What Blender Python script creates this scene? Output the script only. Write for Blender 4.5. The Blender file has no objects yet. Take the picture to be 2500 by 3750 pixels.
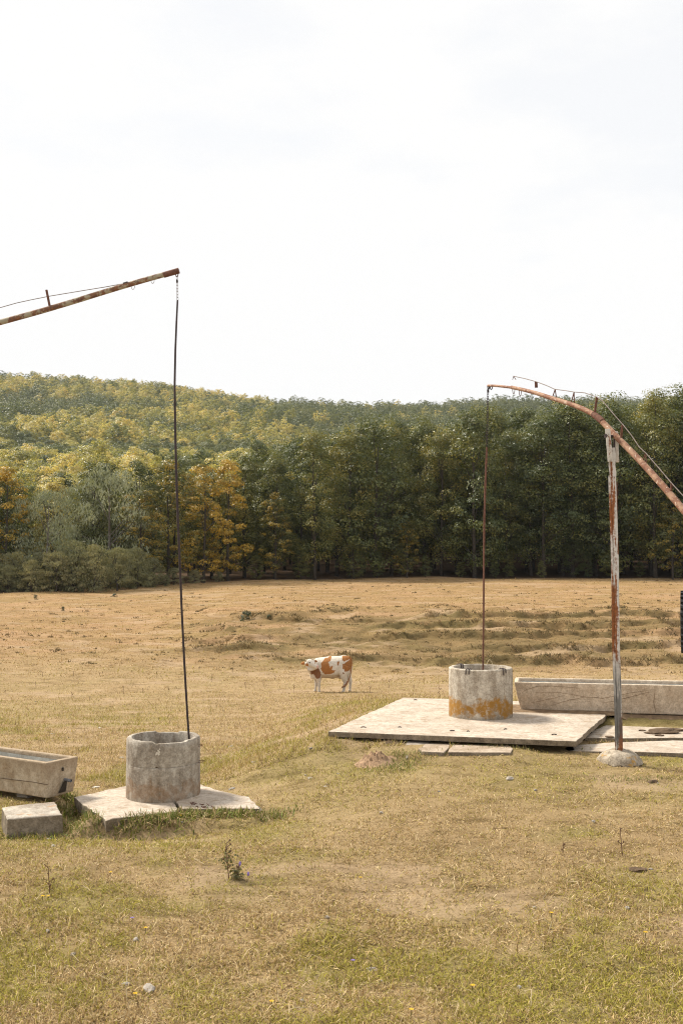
import bpy, bmesh, math, random
import numpy as np
from mathutils import Vector, Matrix, Euler

random.seed(7)
rng = np.random.default_rng(11)
scene = bpy.context.scene
COL = scene.collection
R = math.radians

# ------------------------------------------------------------------ camera
F = 4000.0                      # focal length in pixels of the 2500 px wide photograph
CAMZ = 3.5
PITCH = math.atan(149.0 / F)
cam_data = bpy.data.cameras.new("camera")
cam_data.sensor_fit = 'HORIZONTAL'
cam_data.sensor_width = 36.0
cam_data.lens = 36.0 * F / 2500.0
cam_data.clip_start = 0.1
cam_data.clip_end = 20000
cam = bpy.data.objects.new("camera", cam_data)
cam.location = (0, 0, CAMZ)
cam.rotation_euler = (R(90) + PITCH, 0, 0)
COL.objects.link(cam)
scene.camera = cam

# ------------------------------------------------------------------ world
SUN_DIR = Vector((-0.85, 0.53, 0))           # horizontal direction towards the sun
SUN_EL = R(47)
world = bpy.data.worlds.new("World")
scene.world = world
world.use_nodes = True
wn, wl = world.node_tree.nodes, world.node_tree.links
wn.clear()
w_out = wn.new('ShaderNodeOutputWorld')
w_bg = wn.new('ShaderNodeBackground')
w_bg.inputs['Strength'].default_value = 0.1
w_sky = wn.new('ShaderNodeTexSky')
w_sky.sky_type = 'NISHITA'
w_sky.sun_disc = False
w_sky.sun_elevation = SUN_EL
w_sky.sun_rotation = math.atan2(SUN_DIR.x, SUN_DIR.y)
w_tc = wn.new('ShaderNodeTexCoord')
w_map = wn.new('ShaderNodeMapping')
w_map.inputs['Scale'].default_value = (1.0, 1.0, 2.6)
w_map.inputs['Location'].default_value = (-1.5267, 1.6111, -1.7300)
w_n = wn.new('ShaderNodeTexNoise')
w_n.inputs['Scale'].default_value = 2.6
w_n.inputs['Detail'].default_value = 7
w_n.inputs['Roughness'].default_value = 0.55
w_r = wn.new('ShaderNodeValToRGB')
w_r.color_ramp.elements[0].position = 0.36
w_r.color_ramp.elements[0].color = (0.905, 0.905, 0.905, 1)
w_r.color_ramp.elements[1].position = 0.46
w_r.color_ramp.elements[1].color = (1, 1, 1, 1)
w_mix = wn.new('ShaderNodeMixRGB')
w_mix.inputs['Color2'].default_value = (6.1, 6.08, 6.05, 1)      # bright thin cloud cover
wl.new(w_tc.outputs['Generated'], w_map.inputs['Vector'])
wl.new(w_map.outputs['Vector'], w_n.inputs['Vector'])
wl.new(w_n.outputs['Fac'], w_r.inputs['Fac'])
wl.new(w_r.outputs['Color'], w_mix.inputs['Fac'])
wl.new(w_sky.outputs['Color'], w_mix.inputs['Color1'])
wl.new(w_mix.outputs['Color'], w_bg.inputs['Color'])
wl.new(w_bg.outputs['Background'], w_out.inputs['Surface'])

# ------------------------------------------------------------------ sun
sun_data = bpy.data.lights.new("sun", 'SUN')
sun_data.energy = 3.9
sun_data.angle = R(12)
sun_data.color = (1.0, 0.93, 0.81)
sun = bpy.data.objects.new("sun", sun_data)
_sd = Vector((SUN_DIR.x * math.cos(SUN_EL), SUN_DIR.y * math.cos(SUN_EL), math.sin(SUN_EL))).normalized()
sun.rotation_euler = _sd.to_track_quat('Z', 'Y').to_euler()
sun.location = (-30, 30, 60)
COL.objects.link(sun)

# ------------------------------------------------------------------ exposure
vs = scene.view_settings
vs.view_transform = 'Standard'
vs.look = 'None'
vs.exposure = 0.72
vs.gamma = 1.0
vs.use_curve_mapping = False
scene.cycles.use_denoising = True
scene.cycles.denoising_input_passes = 'RGB_ALBEDO_NORMAL'
scene.cycles.denoising_prefilter = 'NONE'
scene.cycles.filter_width = 1.1
scene.cycles.max_bounces = 6
scene.cycles.diffuse_bounces = 3
scene.cycles.transmission_bounces = 3
scene.cycles.volume_bounces = 0
scene.cycles.transparent_max_bounces = 4

# ================================================================== helpers
def at(u, v, Y):
    """world point seen at pixel (u, v) of the photograph at depth Y"""
    a = (u - 1250.0) / F
    b = (1875.0 - v) / F
    c, s = math.cos(PITCH), math.sin(PITCH)
    d = Vector((a, c - s * b, s + c * b))
    k = Y / d.y
    return Vector((d.x * k, Y, CAMZ + d.z * k))

def at_z(u, v, z):
    a = (u - 1250.0) / F
    b = (1875.0 - v) / F
    c, s = math.cos(PITCH), math.sin(PITCH)
    d = Vector((a, c - s * b, s + c * b))
    k = (z - CAMZ) / d.z
    return Vector((d.x * k, d.y * k, z))

def _hash(ix, iy, iz, seed):
    n = (ix * 374761393 + iy * 668265263 + iz * 2147483647 + seed * 1274126177) & 0xFFFFFFFF
    n = ((n ^ (n >> 13)) * 1274126177) & 0xFFFFFFFF
    n = n ^ (n >> 16)
    return (n & 0xFFFFFF) / float(0xFFFFFF)

def vnoise(x, y, seed=0):
    x = np.asarray(x, float); y = np.asarray(y, float)
    ix = np.floor(x).astype(np.int64); iy = np.floor(y).astype(np.int64)
    fx = x - ix; fy = y - iy
    fx = fx * fx * fx * (fx * (fx * 6 - 15) + 10); fy = fy * fy * fy * (fy * (fy * 6 - 15) + 10)
    z = np.zeros_like(ix)
    a = _hash(ix, iy, z, seed); b = _hash(ix + 1, iy, z, seed)
    c = _hash(ix, iy + 1, z, seed); d = _hash(ix + 1, iy + 1, z, seed)
    return (a * (1 - fx) + b * fx) * (1 - fy) + (c * (1 - fx) + d * fx) * fy

def fbm(x, y, seed=0, octaves=4, gain=0.5):
    t = 0; amp = 1; tot = 0
    x = np.asarray(x, float); y = np.asarray(y, float)
    for o in range(octaves):
        t = t + amp * vnoise(x * 2 ** o + 17.3 * o, y * 2 ** o - 9.1 * o, seed + o)
        tot += amp; amp *= gain
    return t / tot

def sstep(a, b, x):
    t = np.clip((np.asarray(x, float) - a) / (b - a), 0, 1)
    return t * t * (3 - 2 * t)

# ------------------------------------------------------------------ terrain
L_Y = [-60, -20, 0, 4, 7, 9, 12, 12.6, 13.5, 15, 17, 25, 34, 42, 50, 60, 80, 98, 120, 150]
L_Z = [2.6, 2.2, 1.8, .8, .1, .05, .19, .17, -.07, -.06, -.10, -.62, -1.35, -1.86, -1.6, -1.08, -.45, .05, .8, 2.]
R_Y = [-60, -20, 0, 4, 7, 9, 12, 15, 16.4, 19, 22, 26, 34, 42, 50.5, 54, 59, 66, 78, 118, 150]
R_Z = [2.6, 2.2, 1.8, .9, .2, .06, .17, .34, .40, .42, .40, -.05, -1.0, -1.86, -2.08, -1.62, -.90, -.22, .02, .85, 2.]
RID_U = [-4000, -1500, 0, 500, 1000, 1500, 2000, 2500, 4000]
RID_V = [1330, 1335, 1380, 1408, 1450, 1474, 1492, 1490, 1470]
P_Y = [150, 200, 300, 400, 550, 700, 850, 1000, 1150, 1500, 2500, 4000]
P_P = [0, .02, .09, .20, .38, .57, .78, 1.0, .97, .6, .1, 0]

def smooth_interp(y, ys, zs):
    r = 0
    for k, w in ((-.12, .25), (0, .5), (.12, .25)):
        r = r + w * np.interp(y * (1 + k * .4), ys, zs)
    return r

def base_z(x, y):
    zl = smooth_interp(y, L_Y, L_Z); zr = smooth_interp(y, R_Y, R_Z)
    near = sstep(-2.6, 1.0, x + .25 * (fbm(x * .5, y * .5, 3, 2) - .5))
    ys = np.maximum(y, 1)
    far = sstep(-.22, -.03, x / ys + .03 * (vnoise(x * .1, y * .1, 5) - .5))
    w = near + (far - near) * sstep(30, 46, y)
    return zl + (zr - zl) * w

def ledges(x, y):
    """grazing steps on the far bank: height added and mask of the steep risers, coloured for shade and dark scrub"""
    z = base_z(x, y)
    ys = np.maximum(y, 1)
    bank = sstep(48.5, 51, y) * (1 - sstep(66, 78, y)) * (.12 + .88 * sstep(-.19, -.07, x / ys))
    ph = (z + .5 * (fbm(x * .05, y * .10, 31, 3) - .5) + .26 * (fbm(x * .4, y * .5, 33, 4, .6) - .5)) / .36
    fr = ph - np.floor(ph)
    led = sstep(.22, .42, fbm(x * .10, np.floor(ph) * 3.7 + x * .01, 37, 3))
    add = bank * .36 * led * (sstep(.0, .14, fr) - fr)
    riser = bank * led * sstep(.0, .03, fr) * (1 - sstep(.16, .34, fr))
    return z, bank, add, riser

def ground(x, y):
    x = np.asarray(x, float); y = np.asarray(y, float)
    ys = np.maximum(y, 1)
    z, bank, add, riser = ledges(x, y)
    z = z + add + bank * (.55 * (fbm(x * .16, y * .22, 35, 3) - .5) + .30 * (fbm(x * .9, y * 1.1, 36, 3) - .5))
    z = z + .06 * (fbm(x * .5, y * .5, 41, 4) - .5) * sstep(6, 10, y)
    z = z + .05 * (fbm(x * 1.7, y * 1.7, 43, 3) - .5) * sstep(6, 10, y) * (1 - sstep(110, 130, y))
    z = z + .35 * (fbm(x * .12, y * .12, 47, 3) - .5) * sstep(46, 60, y) * (1 - sstep(130, 150, y))
    # bank of soil that carries the cracked slab
    d = np.maximum(np.abs(x + 2.15) - 1.05, 0) ** 2 + np.maximum(np.abs(y - 14.45) - .62, 0) ** 2
    d = np.sqrt(d) + .12 * (fbm(x * 3, y * 3, 53, 2) - .5)
    bk = (LS_Z0 - .045) - .85 * np.maximum(d, 0) ** 1.0
    z = np.where((y > 12.5) & (y < 16.5) & (x < 0), np.maximum(z, bk), z)
    # soil banked up under the left trough
    dd = np.sqrt(np.maximum(np.abs(x + 5.3) - 1.3, 0) ** 2 + np.maximum(np.abs(y - 15.1) - .5, 0) ** 2)
    z = np.where((y > 12.5) & (y < 18) & (x < -2), np.maximum(z, .13 - .45 * dd + .05 * (fbm(x * 3, y * 3, 59, 2) - .5)), z)
    # ground lapping up to the left and the back of the square platform
    pa = (x + .21) * .972 - (y - 17.4) * .234; pb = (x + .21) * .234 + (y - 17.4) * .972
    d = np.sqrt(np.maximum(np.maximum(-pa, pa - 3.8), 0) ** 2 + np.maximum(np.maximum(-pb, pb - 4.3), 0) ** 2)
    lap = .545 - .05 * sstep(.2, .6, pa) - .34 * d + .05 * (fbm(x * 2.5, y * 2.5, 57, 2) - .5)
    lap = np.where((pa > .75) & (pb < 2), .515 - .10 * d - .06 * sstep(2.9, 3.4, pa) - .3 * np.maximum(0, d - .6), lap)
    lap = np.where((pa < 4.3) | ((pb > 2.5) & (pa < 4.2)), lap, -9)
    lap = np.where((pa > 3.6) & (pa < 9.5) & (pb < 5.5), np.maximum(lap, .60 - .5 * np.maximum(0, 3.05 - pb)), lap)
    z = np.where((y > 14) & (y < 25) & (x > -3), np.maximum(z, lap), z)
    # wooded hill
    u = 1250 + F * x / ys
    zr2 = CAMZ + 1000 * (2024 - np.interp(u, RID_U, RID_V)) / F - 13
    p = np.interp(y, P_Y, P_P)
    hill = p * (zr2 - 2) + 26 * (fbm(x * .004, y * .004, 61, 3) - .5) * sstep(250, 500, y)
    z = z + hill * sstep(140, 160, y)
    return z

def gz(x, y):
    return float(ground(np.array([x]), np.array([y]))[0])

LS_Z0 = 0.185
# regions kept free of grass, filled in below: list of (polygon, grow)
POLYS = []

def in_poly(x, y, poly):
    inside = np.zeros(x.shape, bool)
    n = len(poly)
    j = n - 1
    for i in range(n):
        xi, yi = poly[i]; xj, yj = poly[j]
        c = ((yi > y) != (yj > y)) & (x < (xj - xi) * (y - yi) / (yj - yi + 1e-12) + xi)
        inside ^= c
        j = i
    return inside

# ------------------------------------------------------------------ tags
def tag(o, label=None, cat=None, group=None, kind=None):
    if label: o["label"] = label
    if cat: o["category"] = cat
    if group: o["group"] = group
    if kind: o["kind"] = kind
    return o

def empty(name, loc=(0, 0, 0), rz=0.0):
    e = bpy.data.objects.new(name, None)
    e.empty_display_size = .2
    e.location = loc
    e.rotation_euler = (0, 0, rz)
    COL.objects.link(e)
    return e

# ------------------------------------------------------------------ mesh builder
class MB:
    def __init__(self):
        self.v = []; self.f = []
    def add(self, vs, fs):
        b = len(self.v)
        self.v += [tuple(p) for p in vs]
        self.f += [tuple(b + i for i in f) for f in fs]
        return self
    def box(self, c, s, rot=None):
        hx, hy, hz = s[0] / 2, s[1] / 2, s[2] / 2
        vs = [Vector((x, y, z)) for z in (-hz, hz) for x, y in ((-hx, -hy), (hx, -hy), (hx, hy), (-hx, hy))]
        if rot is not None: vs = [rot @ p for p in vs]
        vs = [p + Vector(c) for p in vs]
        return self.add(vs, [(3, 2, 1, 0), (4, 5, 6, 7), (0, 1, 5, 4), (1, 2, 6, 5), (2, 3, 7, 6), (3, 0, 4, 7)])
    def tube(self, pts, rad, n=8, caps=True, closed=False):
        pts = [Vector(p) for p in pts]
        if not hasattr(rad, '__len__'): rad = [rad] * len(pts)
        rings = []
        m = len(pts)
        prev = None
        for i in range(m):
            if closed: t = pts[(i + 1) % m] - pts[i - 1]
            else: t = pts[min(i + 1, m - 1)] - pts[max(i - 1, 0)]
            t = t.normalized()
            if prev is None:
                a = Vector((0, 0, 1)) if abs(t.z) < .9 else Vector((1, 0, 0))
                nx = t.cross(a).normalized()
            else:
                nx = (prev - t * prev.dot(t))
                nx = nx.normalized() if nx.length > 1e-6 else t.orthogonal().normalized()
            prev = nx
            ny = t.cross(nx)
            rings.append([pts[i] + (nx * math.cos(2 * math.pi * k / n) + ny * math.sin(2 * math.pi * k / n)) * rad[i] for k in range(n)])
        vs = [p for r in rings for p in r]
        fs = []
        for i in range(m if closed else m - 1):
            a = i * n; b = ((i + 1) % m) * n
            for k in range(n):
                k2 = (k + 1) % n
                fs.append((a + k, a + k2, b + k2, b + k))
        if caps and not closed:
            fs.append(tuple(range(n - 1, -1, -1)))
            fs.append(tuple((m - 1) * n + k for k in range(n)))
        return self.add(vs, fs)
    def lathe(self, prof, n=48, c=(0, 0, 0)):
        c = Vector(c)
        vs = [c + Vector((r * math.cos(2 * math.pi * k / n), r * math.sin(2 * math.pi * k / n), z)) for r, z in prof for k in range(n)]
        fs = []
        for i in range(len(prof) - 1):
            for k in range(n):
                k2 = (k + 1) % n
                fs.append((i * n + k, i * n + k2, (i + 1) * n + k2, (i + 1) * n + k))
        return self.add(vs, fs)
    def build(self, name, mat, parent=None, smooth=False, origin=None):
        me = bpy.data.meshes.new(name)
        vs = self.v
        if origin is not None:
            o0 = Vector(origin)
            vs = [tuple(Vector(p) - o0) for p in vs]
        me.from_pydata(vs, [], self.f)
        me.materials.append(mat)
        bm = bmesh.new(); bm.from_mesh(me)
        bmesh.ops.recalc_face_normals(bm, faces=bm.faces)
        bm.to_mesh(me); bm.free()
        if smooth:
            me.polygons.foreach_set('use_smooth', [True] * len(me.polygons))
            me.set_sharp_from_angle(angle=R(42))
        ob = bpy.data.objects.new(name, me)
        COL.objects.link(ob)
        if origin is not None: ob.location = origin
        if parent is not None: ob.parent = parent
        return ob

def np_mesh(name, verts, faces, mat, cols=None, colname='col', fattr=None, smooth=False):
    """faces: (n,3) or (n,4) int array; cols: per-vertex rgb; fattr: dict of per-face floats"""
    me = bpy.data.meshes.new(name)
    nv, nf, k = len(verts), len(faces), faces.shape[1]
    me.vertices.add(nv); me.vertices.foreach_set('co', np.asarray(verts, np.float32).ravel())
    me.loops.add(nf * k); me.loops.foreach_set('vertex_index', np.asarray(faces, np.int32).ravel())
    me.polygons.add(nf)
    me.polygons.foreach_set('loop_start', np.arange(0, nf * k, k, dtype=np.int32))
    if smooth: me.polygons.foreach_set('use_smooth', np.ones(nf, bool))
    me.update(calc_edges=True)
    if cols is not None:
        a = me.color_attributes.new(colname, 'FLOAT_COLOR', 'POINT')
        c4 = np.ones((nv, 4), np.float32); c4[:, :3] = cols
        a.data.foreach_set('color', c4.ravel())
    if fattr:
        for nme, arr in fattr.items():
            a = me.attributes.new(nme, 'FLOAT', 'FACE')
            a.data.foreach_set('value', np.asarray(arr, np.float32))
    if mat: me.materials.append(mat)
    return me

def roughen(ob, amp, scale, seed=0, cuts=0, smooth=True):
    """subdivide the edges and push the vertices about so that cast concrete is not clean edged"""
    me = ob.data
    bm = bmesh.new(); bm.from_mesh(me)
    if cuts: bmesh.ops.subdivide_edges(bm, edges=bm.edges[:], cuts=cuts, use_grid_fill=True)
    from mathutils import noise
    off = Vector((seed * 3.1, seed * 1.7, seed * 2.3))
    for v in bm.verts:
        p = v.co * scale + off
        d = Vector((noise.noise(p), noise.noise(p + Vector((31, 0, 0))), noise.noise(p + Vector((0, 47, 0)))))
        p2 = p * 3.7
        d += .5 * Vector((noise.noise(p2), noise.noise(p2 + Vector((31, 0, 0))), noise.noise(p2 + Vector((0, 47, 0)))))
        v.co += d * amp
    bm.to_mesh(me); bm.free()

def bevel(ob, w, seg=2):
    bm = bmesh.new(); bm.from_mesh(ob.data)
    bmesh.ops.bevel(bm, geom=bm.edges[:], offset=w, segments=seg, affect='EDGES', profile=.6, clamp_overlap=True)
    bm.to_mesh(ob.data); bm.free()

# ================================================================== materials
def new_mat(name):
    m = bpy.data.materials.new(name)
    m.use_nodes = True
    nt = m.node_tree
    for n in list(nt.nodes): nt.nodes.remove(n)
    out = nt.nodes.new('ShaderNodeOutputMaterial')
    b = nt.nodes.new('ShaderNodeBsdfPrincipled')
    nt.links.new(b.outputs['BSDF'], out.inputs['Surface'])
    return m, nt, b, out

def N(nt, typ, **kw):
    n = nt.nodes.new(typ)
    for k, v in kw.items():
        if k in n.inputs.keys() if isinstance(k, str) else False: n.inputs[k].default_value = v
        else: setattr(n, k, v)
    return n

def noise_node(nt, vec, scale, detail=5, rough=.55, dist=0.0):
    n = nt.nodes.new('ShaderNodeTexNoise')
    n.inputs['Scale'].default_value = scale
    n.inputs['Detail'].default_value = detail
    n.inputs['Roughness'].default_value = rough
    n.inputs['Distortion'].default_value = dist
    if vec is not None: nt.links.new(vec, n.inputs['Vector'])
    return n.outputs['Fac']

def ramp(nt, fac, stops):
    r = nt.nodes.new('ShaderNodeValToRGB')
    e = r.color_ramp.elements
    while len(e) < len(stops): e.new(.5)
    for i, (p, c) in enumerate(stops):
        e[i].position = p
        e[i].color = (c, c, c, 1) if not hasattr(c, '__len__') else (*c, 1)
    nt.links.new(fac, r.inputs['Fac'])
    return r.outputs['Color']

def mix(nt, fac, a, b, mode='MIX'):
    m = nt.nodes.new('ShaderNodeMixRGB')
    m.blend_type = mode
    for s, val in (('Fac', fac), ('Color1', a), ('Color2', b)):
        if hasattr(val, 'is_output') or isinstance(val, bpy.types.NodeSocket): nt.links.new(val, m.inputs[s])
        elif s == 'Fac': m.inputs[s].default_value = val
        else: m.inputs[s].default_value = (*val, 1) if hasattr(val, '__len__') else (val, val, val, 1)
    return m.outputs['Color']

def mth(nt, op, a, b=0.0, clamp=False):
    m = nt.nodes.new('ShaderNodeMath')
    m.operation = op; m.use_clamp = clamp
    for i, val in enumerate((a, b)):
        if isinstance(val, bpy.types.NodeSocket): nt.links.new(val, m.inputs[i])
        else: m.inputs[i].default_value = val
    return m.outputs['Value']

def objvec(nt, scale=(1, 1, 1), loc=(0, 0, 0), coord='Object'):
    t = nt.nodes.new('ShaderNodeTexCoord')
    m = nt.nodes.new('ShaderNodeMapping')
    m.inputs['Scale'].default_value = scale
    m.inputs['Location'].default_value = loc
    nt.links.new(t.outputs[coord], m.inputs['Vector'])
    return m.outputs['Vector']

def sepz(nt, vec):
    s = nt.nodes.new('ShaderNodeSeparateXYZ')
    nt.links.new(vec, s.inputs[0])
    return s.outputs

def bump(nt, bsdf, h, strength=.5, dist=.02):
    b = nt.nodes.new('ShaderNodeBump')
    b.inputs['Strength'].default_value = strength
    b.inputs['Distance'].default_value = dist
    nt.links.new(h, b.inputs['Height'])
    nt.links.new(b.outputs['Normal'], bsdf.inputs['Normal'])

def concrete(name, light, dark, seed=0.0, streak=.5, lichen=None, band=None, rough=.9, speck=.5, moss=None):
    """weathered cast concrete. lichen=(z0, z1, colour) orange growth between two heights,
    band=(z0, z1, colour) pale or dark water band"""
    m, nt, b, out = new_mat(name)
    v = objvec(nt, loc=(seed, seed * 2, seed * 3))
    vs_ = objvec(nt, scale=(1, 1, .22), loc=(seed * 5, seed, 0))
    big = noise_node(nt, v, 2.6, 5, .6)
    st = noise_node(nt, vs_, 7, 6, .65)
    fine = noise_node(nt, v, 42, 4, .7)
    mid = noise_node(nt, v, 13, 5, .65)
    f = mth(nt, 'ADD', mth(nt, 'MULTIPLY', big, 1 - streak), mth(nt, 'MULTIPLY', st, streak))
    c = mix(nt, ramp(nt, f, [(.39, 0.), (.59, 1.)]), dark, light)
    c = mix(nt, mth(nt, 'MULTIPLY', ramp(nt, mid, [(.45, 1.), (.58, 0.)]), speck * .75), c, tuple(x * .55 for x in dark))
    c = mix(nt, mth(nt, 'MULTIPLY', ramp(nt, fine, [(.52, 0.), (.66, 1.)]), speck * .7), c, tuple(min(1, x * 1.25) for x in light))
    c = mix(nt, mth(nt, 'MULTIPLY', ramp(nt, fine, [(.34, 1.), (.46, 0.)]), speck), c, tuple(x * .45 for x in dark))
    z = sepz(nt, objvec(nt))[2]
    if band:
        z0, z1, bc, amt = band
        zn = mth(nt, 'ADD', z, mth(nt, 'MULTIPLY', mth(nt, 'SUBTRACT', big, .5), .35))
        k = nt.nodes.new('ShaderNodeMapRange'); k.inputs['From Min'].default_value = z0; k.inputs['From Max'].default_value = z1
        nt.links.new(zn, k.inputs['Value'])
        c = mix(nt, mth(nt, 'MULTIPLY', k.outputs[0], mth(nt, 'MULTIPLY', ramp(nt, st, [(.35, 0.3), (.6, 1.)]), amt)), c, bc)
    if lichen:
        z0, z1, lc, amt = lichen
        zn = mth(nt, 'ADD', z, mth(nt, 'MULTIPLY', mth(nt, 'SUBTRACT', noise_node(nt, v, 3.6, 5, .65), .5), .75))
        up = ramp(nt, zn, [(max(z0 - .05, 0), 0.), (z0 + .03, 1.), (z1, 1.), (z1 + .07, 0.)])
        br = ramp(nt, noise_node(nt, v, 11, 6, .7), [(.30, 0.), (.50, 1.)])
        lcol = mix(nt, mid, tuple(x * .5 for x in lc), lc)
        c = mix(nt, mth(nt, 'MULTIPLY', mth(nt, 'MULTIPLY', up, br), amt), c, lcol)
    if moss:
        br = ramp(nt, noise_node(nt, objvec(nt, loc=(9 + seed, 4, 2)), 6, 5, .65), [(.56, 0.), (.64, 1.)])
        c = mix(nt, mth(nt, 'MULTIPLY', br, moss[1]), c, moss[0])
    nt.links.new(c, b.inputs['Base Color'])
    b.inputs['Roughness'].default_value = rough
    b.inputs['Specular IOR Level'].default_value = .2
    h = mth(nt, 'ADD', mth(nt, 'MULTIPLY', fine, .5), mid)
    bump(nt, b, h, .55, .012)
    return m

def leaf_mat(name, stops, trans=.32, objamt=.55, tcol=None, posamt=0.0):
    m, nt, b, out = new_mat(name)
    oi = nt.nodes.new('ShaderNodeObjectInfo')
    at_ = nt.nodes.new('ShaderNodeAttribute'); at_.attribute_name = 'leaf'
    f = mth(nt, 'ADD', mth(nt, 'MULTIPLY', oi.outputs['Random'], objamt), mth(nt, 'MULTIPLY', at_.outputs['Fac'], 1 - objamt))
    c = ramp(nt, f, stops)
    nt.links.new(c, b.inputs['Base Color'])
    b.inputs['Roughness'].default_value = .45
    b.inputs['Specular IOR Level'].default_value = .45
    t = nt.nodes.new('ShaderNodeBsdfTranslucent')
    nt.links.new(mix(nt, 1.0, c, (1.25, 1.15, .6), 'MULTIPLY'), t.inputs['Color'])
    s = nt.nodes.new('ShaderNodeMixShader'); s.inputs[0].default_value = trans
    nt.links.new(b.outputs[0], s.inputs[1]); nt.links.new(t.outputs[0], s.inputs[2])
    nt.links.new(s.outputs[0], out.inputs['Surface'])
    return m

def rusty(name, paint, rust, dark, amount=.5, scale=(1, 1, .2), smear=None, flecks=0.0, seed=0.0, along=7):
    m, nt, b, out = new_mat(name)
    v = objvec(nt, scale=scale, loc=(seed, seed, seed))
    v1 = objvec(nt, loc=(seed, 3, seed))
    n1 = noise_node(nt, v, along, 6, .62)
    n2 = noise_node(nt, v1, 22, 5, .7)
    f = mth(nt, 'ADD', mth(nt, 'MULTIPLY', n1, .8), mth(nt, 'MULTIPLY', n2, .2))
    rcol = mix(nt, ramp(nt, n2, [(.35, 0.), (.65, 1.)]), dark, rust)
    c = mix(nt, ramp(nt, f, [(amount - .02, 1.), (amount + .03, 0.)]), mix(nt, ramp(nt, n2, [(.3, 0.), (.6, 1.)]), tuple(x * .75 for x in paint), paint), rcol)
    if flecks:
        vf = objvec(nt, scale=(1.6, 1.6, 1.6), loc=(seed, 1, 7))
        fl = ramp(nt, noise_node(nt, vf, 11, 3, .6, .6), [(.60, 0.), (.67, 1.)])
        c = mix(nt, mth(nt, 'MULTIPLY', fl, flecks), c, (.62, .5, .4))
    if smear:
        z0, z1, amt = smear
        z = sepz(nt, objvec(nt))[2]
        zn = mth(nt, 'ADD', z, mth(nt, 'MULTIPLY', mth(nt, 'SUBTRACT', n1, .5), .9))
        k = ramp(nt, mth(nt, 'MULTIPLY', zn, .2), [(z0 * .2, 0.), (z0 * .2 + .04, 1.), (z1 * .2 - .05, 1.), (z1 * .2, 0.)])
        k2 = ramp(nt, noise_node(nt, objvec(nt, scale=(1, 1, .08), loc=(3, 8, 1)), 16, 5, .6), [(.38, 0.), (.5, 1.)])
        c = mix(nt, mth(nt, 'MULTIPLY', mth(nt, 'MULTIPLY', k, k2), amt), c, (.085, .085, .085))
    nt.links.new(c, b.inputs['Base Color'])
    b.inputs['Roughness'].default_value = .75
    b.inputs['Specular IOR Level'].default_value = .3
    bump(nt, b, f, .4, .004)
    return m

def plain(name, col, rough=.8, var=.3, scale=12, spec=.25):
    m, nt, b, out = new_mat(name)
    n = noise_node(nt, objvec(nt), scale, 5, .65)
    c = mix(nt, ramp(nt, n, [(.3, 0.), (.7, 1.)]), tuple(x * (1 - var) for x in col), tuple(min(1, x * (1 + var)) for x in col))
    nt.links.new(c, b.inputs['Base Color'])
    b.inputs['Roughness'].default_value = rough
    b.inputs['Specular IOR Level'].default_value = spec
    bump(nt, b, n, .4, .01)
    return m

def attr_mat(name, attr='col', rough=.85, trans=0.0, noise_amt=0.0, nscale=30):
    m, nt, b, out = new_mat(name)
    a = nt.nodes.new('ShaderNodeAttribute'); a.attribute_name = attr
    c = a.outputs['Color']
    nt.links.new(c, b.inputs['Base Color'])
    b.inputs['Roughness'].default_value = rough
    b.inputs['Specular IOR Level'].default_value = .2
    if trans:
        t = nt.nodes.new('ShaderNodeBsdfTranslucent'); nt.links.new(c, t.inputs['Color'])
        s = nt.nodes.new('ShaderNodeMixShader'); s.inputs[0].default_value = trans
        nt.links.new(b.outputs[0], s.inputs[1]); nt.links.new(t.outputs[0], s.inputs[2])
        nt.links.new(s.outputs[0], out.inputs['Surface'])
    return m

M = {}
M['slab'] = concrete('pale_concrete', (.55, .47, .385), (.41, .335, .26), seed=1.3, streak=.1, speck=.5, moss=((.30, .22, .145), .75))
M['pav'] = concrete('dusty_concrete', (.47, .385, .30), (.33, .25, .175), seed=9.3, streak=.1, speck=.5)
M['ring_r'] = concrete('ring_concrete', (.56, .505, .42), (.27, .215, .155), seed=2.1, streak=.6,
                       lichen=(.07, .27, (.40, .20, .035), .95), band=(.12, -.08, (.11, .085, .06), .7))
M['ring_l'] = concrete('old_ring_concrete', (.47, .425, .36), (.215, .172, .128), seed=4.7, streak=.65, speck=.45,
                       lichen=(.05, .20, (.30, .15, .05), .45), band=(.2, -.1, (.17, .11, .06), .6))
M['trough_l'] = concrete('trough_concrete', (.55, .47, .36), (.33, .245, .16), seed=3.4, streak=.5, band=(.30, .56, (.20, .125, .065), .75), speck=.4)
M['trough_r'] = concrete('old_trough_concrete', (.66, .56, .44), (.47, .37, .27), seed=6.2, streak=.35, speck=.5)
M['render'] = concrete('blue_grey_render', (.50, .50, .46), (.34, .32, .28), seed=8.2, streak=.3, speck=.3)
M['block'] = concrete('block_concrete', (.50, .45, .38), (.30, .25, .2), seed=5.5, streak=.2, speck=.5, moss=((.38, .2, .08), .5))
M['footing'] = concrete('footing_concrete', (.50, .43, .34), (.26, .21, .15), seed=7.1, streak=.1, speck=.6, moss=((.42, .24, .06), .85))
M['dirt'] = plain('dirt', (.20, .135, .08), .95, .4, 9)
M['red_soil'] = plain('red_soil', (.27, .175, .105), .95, .45, 22)
M['dung'] = plain('dung', (.10, .066, .04), .9, .4, 30)
M['rust_beam'] = rusty('rusty_pipe', (.37, .22, .14), (.28, .13, .07), (.17, .085, .06), .5, (1, 1, 1), flecks=.8, seed=2, along=6)
M['rust_beam_l'] = rusty('flaking_pipe', (.36, .31, .22), (.24, .11, .05), (.11, .06, .045), .51, (1, 1, 1), seed=5, along=9)
M['post'] = rusty('rusty_painted_post', (.62, .59, .55), (.33, .12, .035), (.17, .065, .03), .475, (1.4, 1.4, .12), smear=(.15, 1.55, .82), seed=1, along=9)
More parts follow.
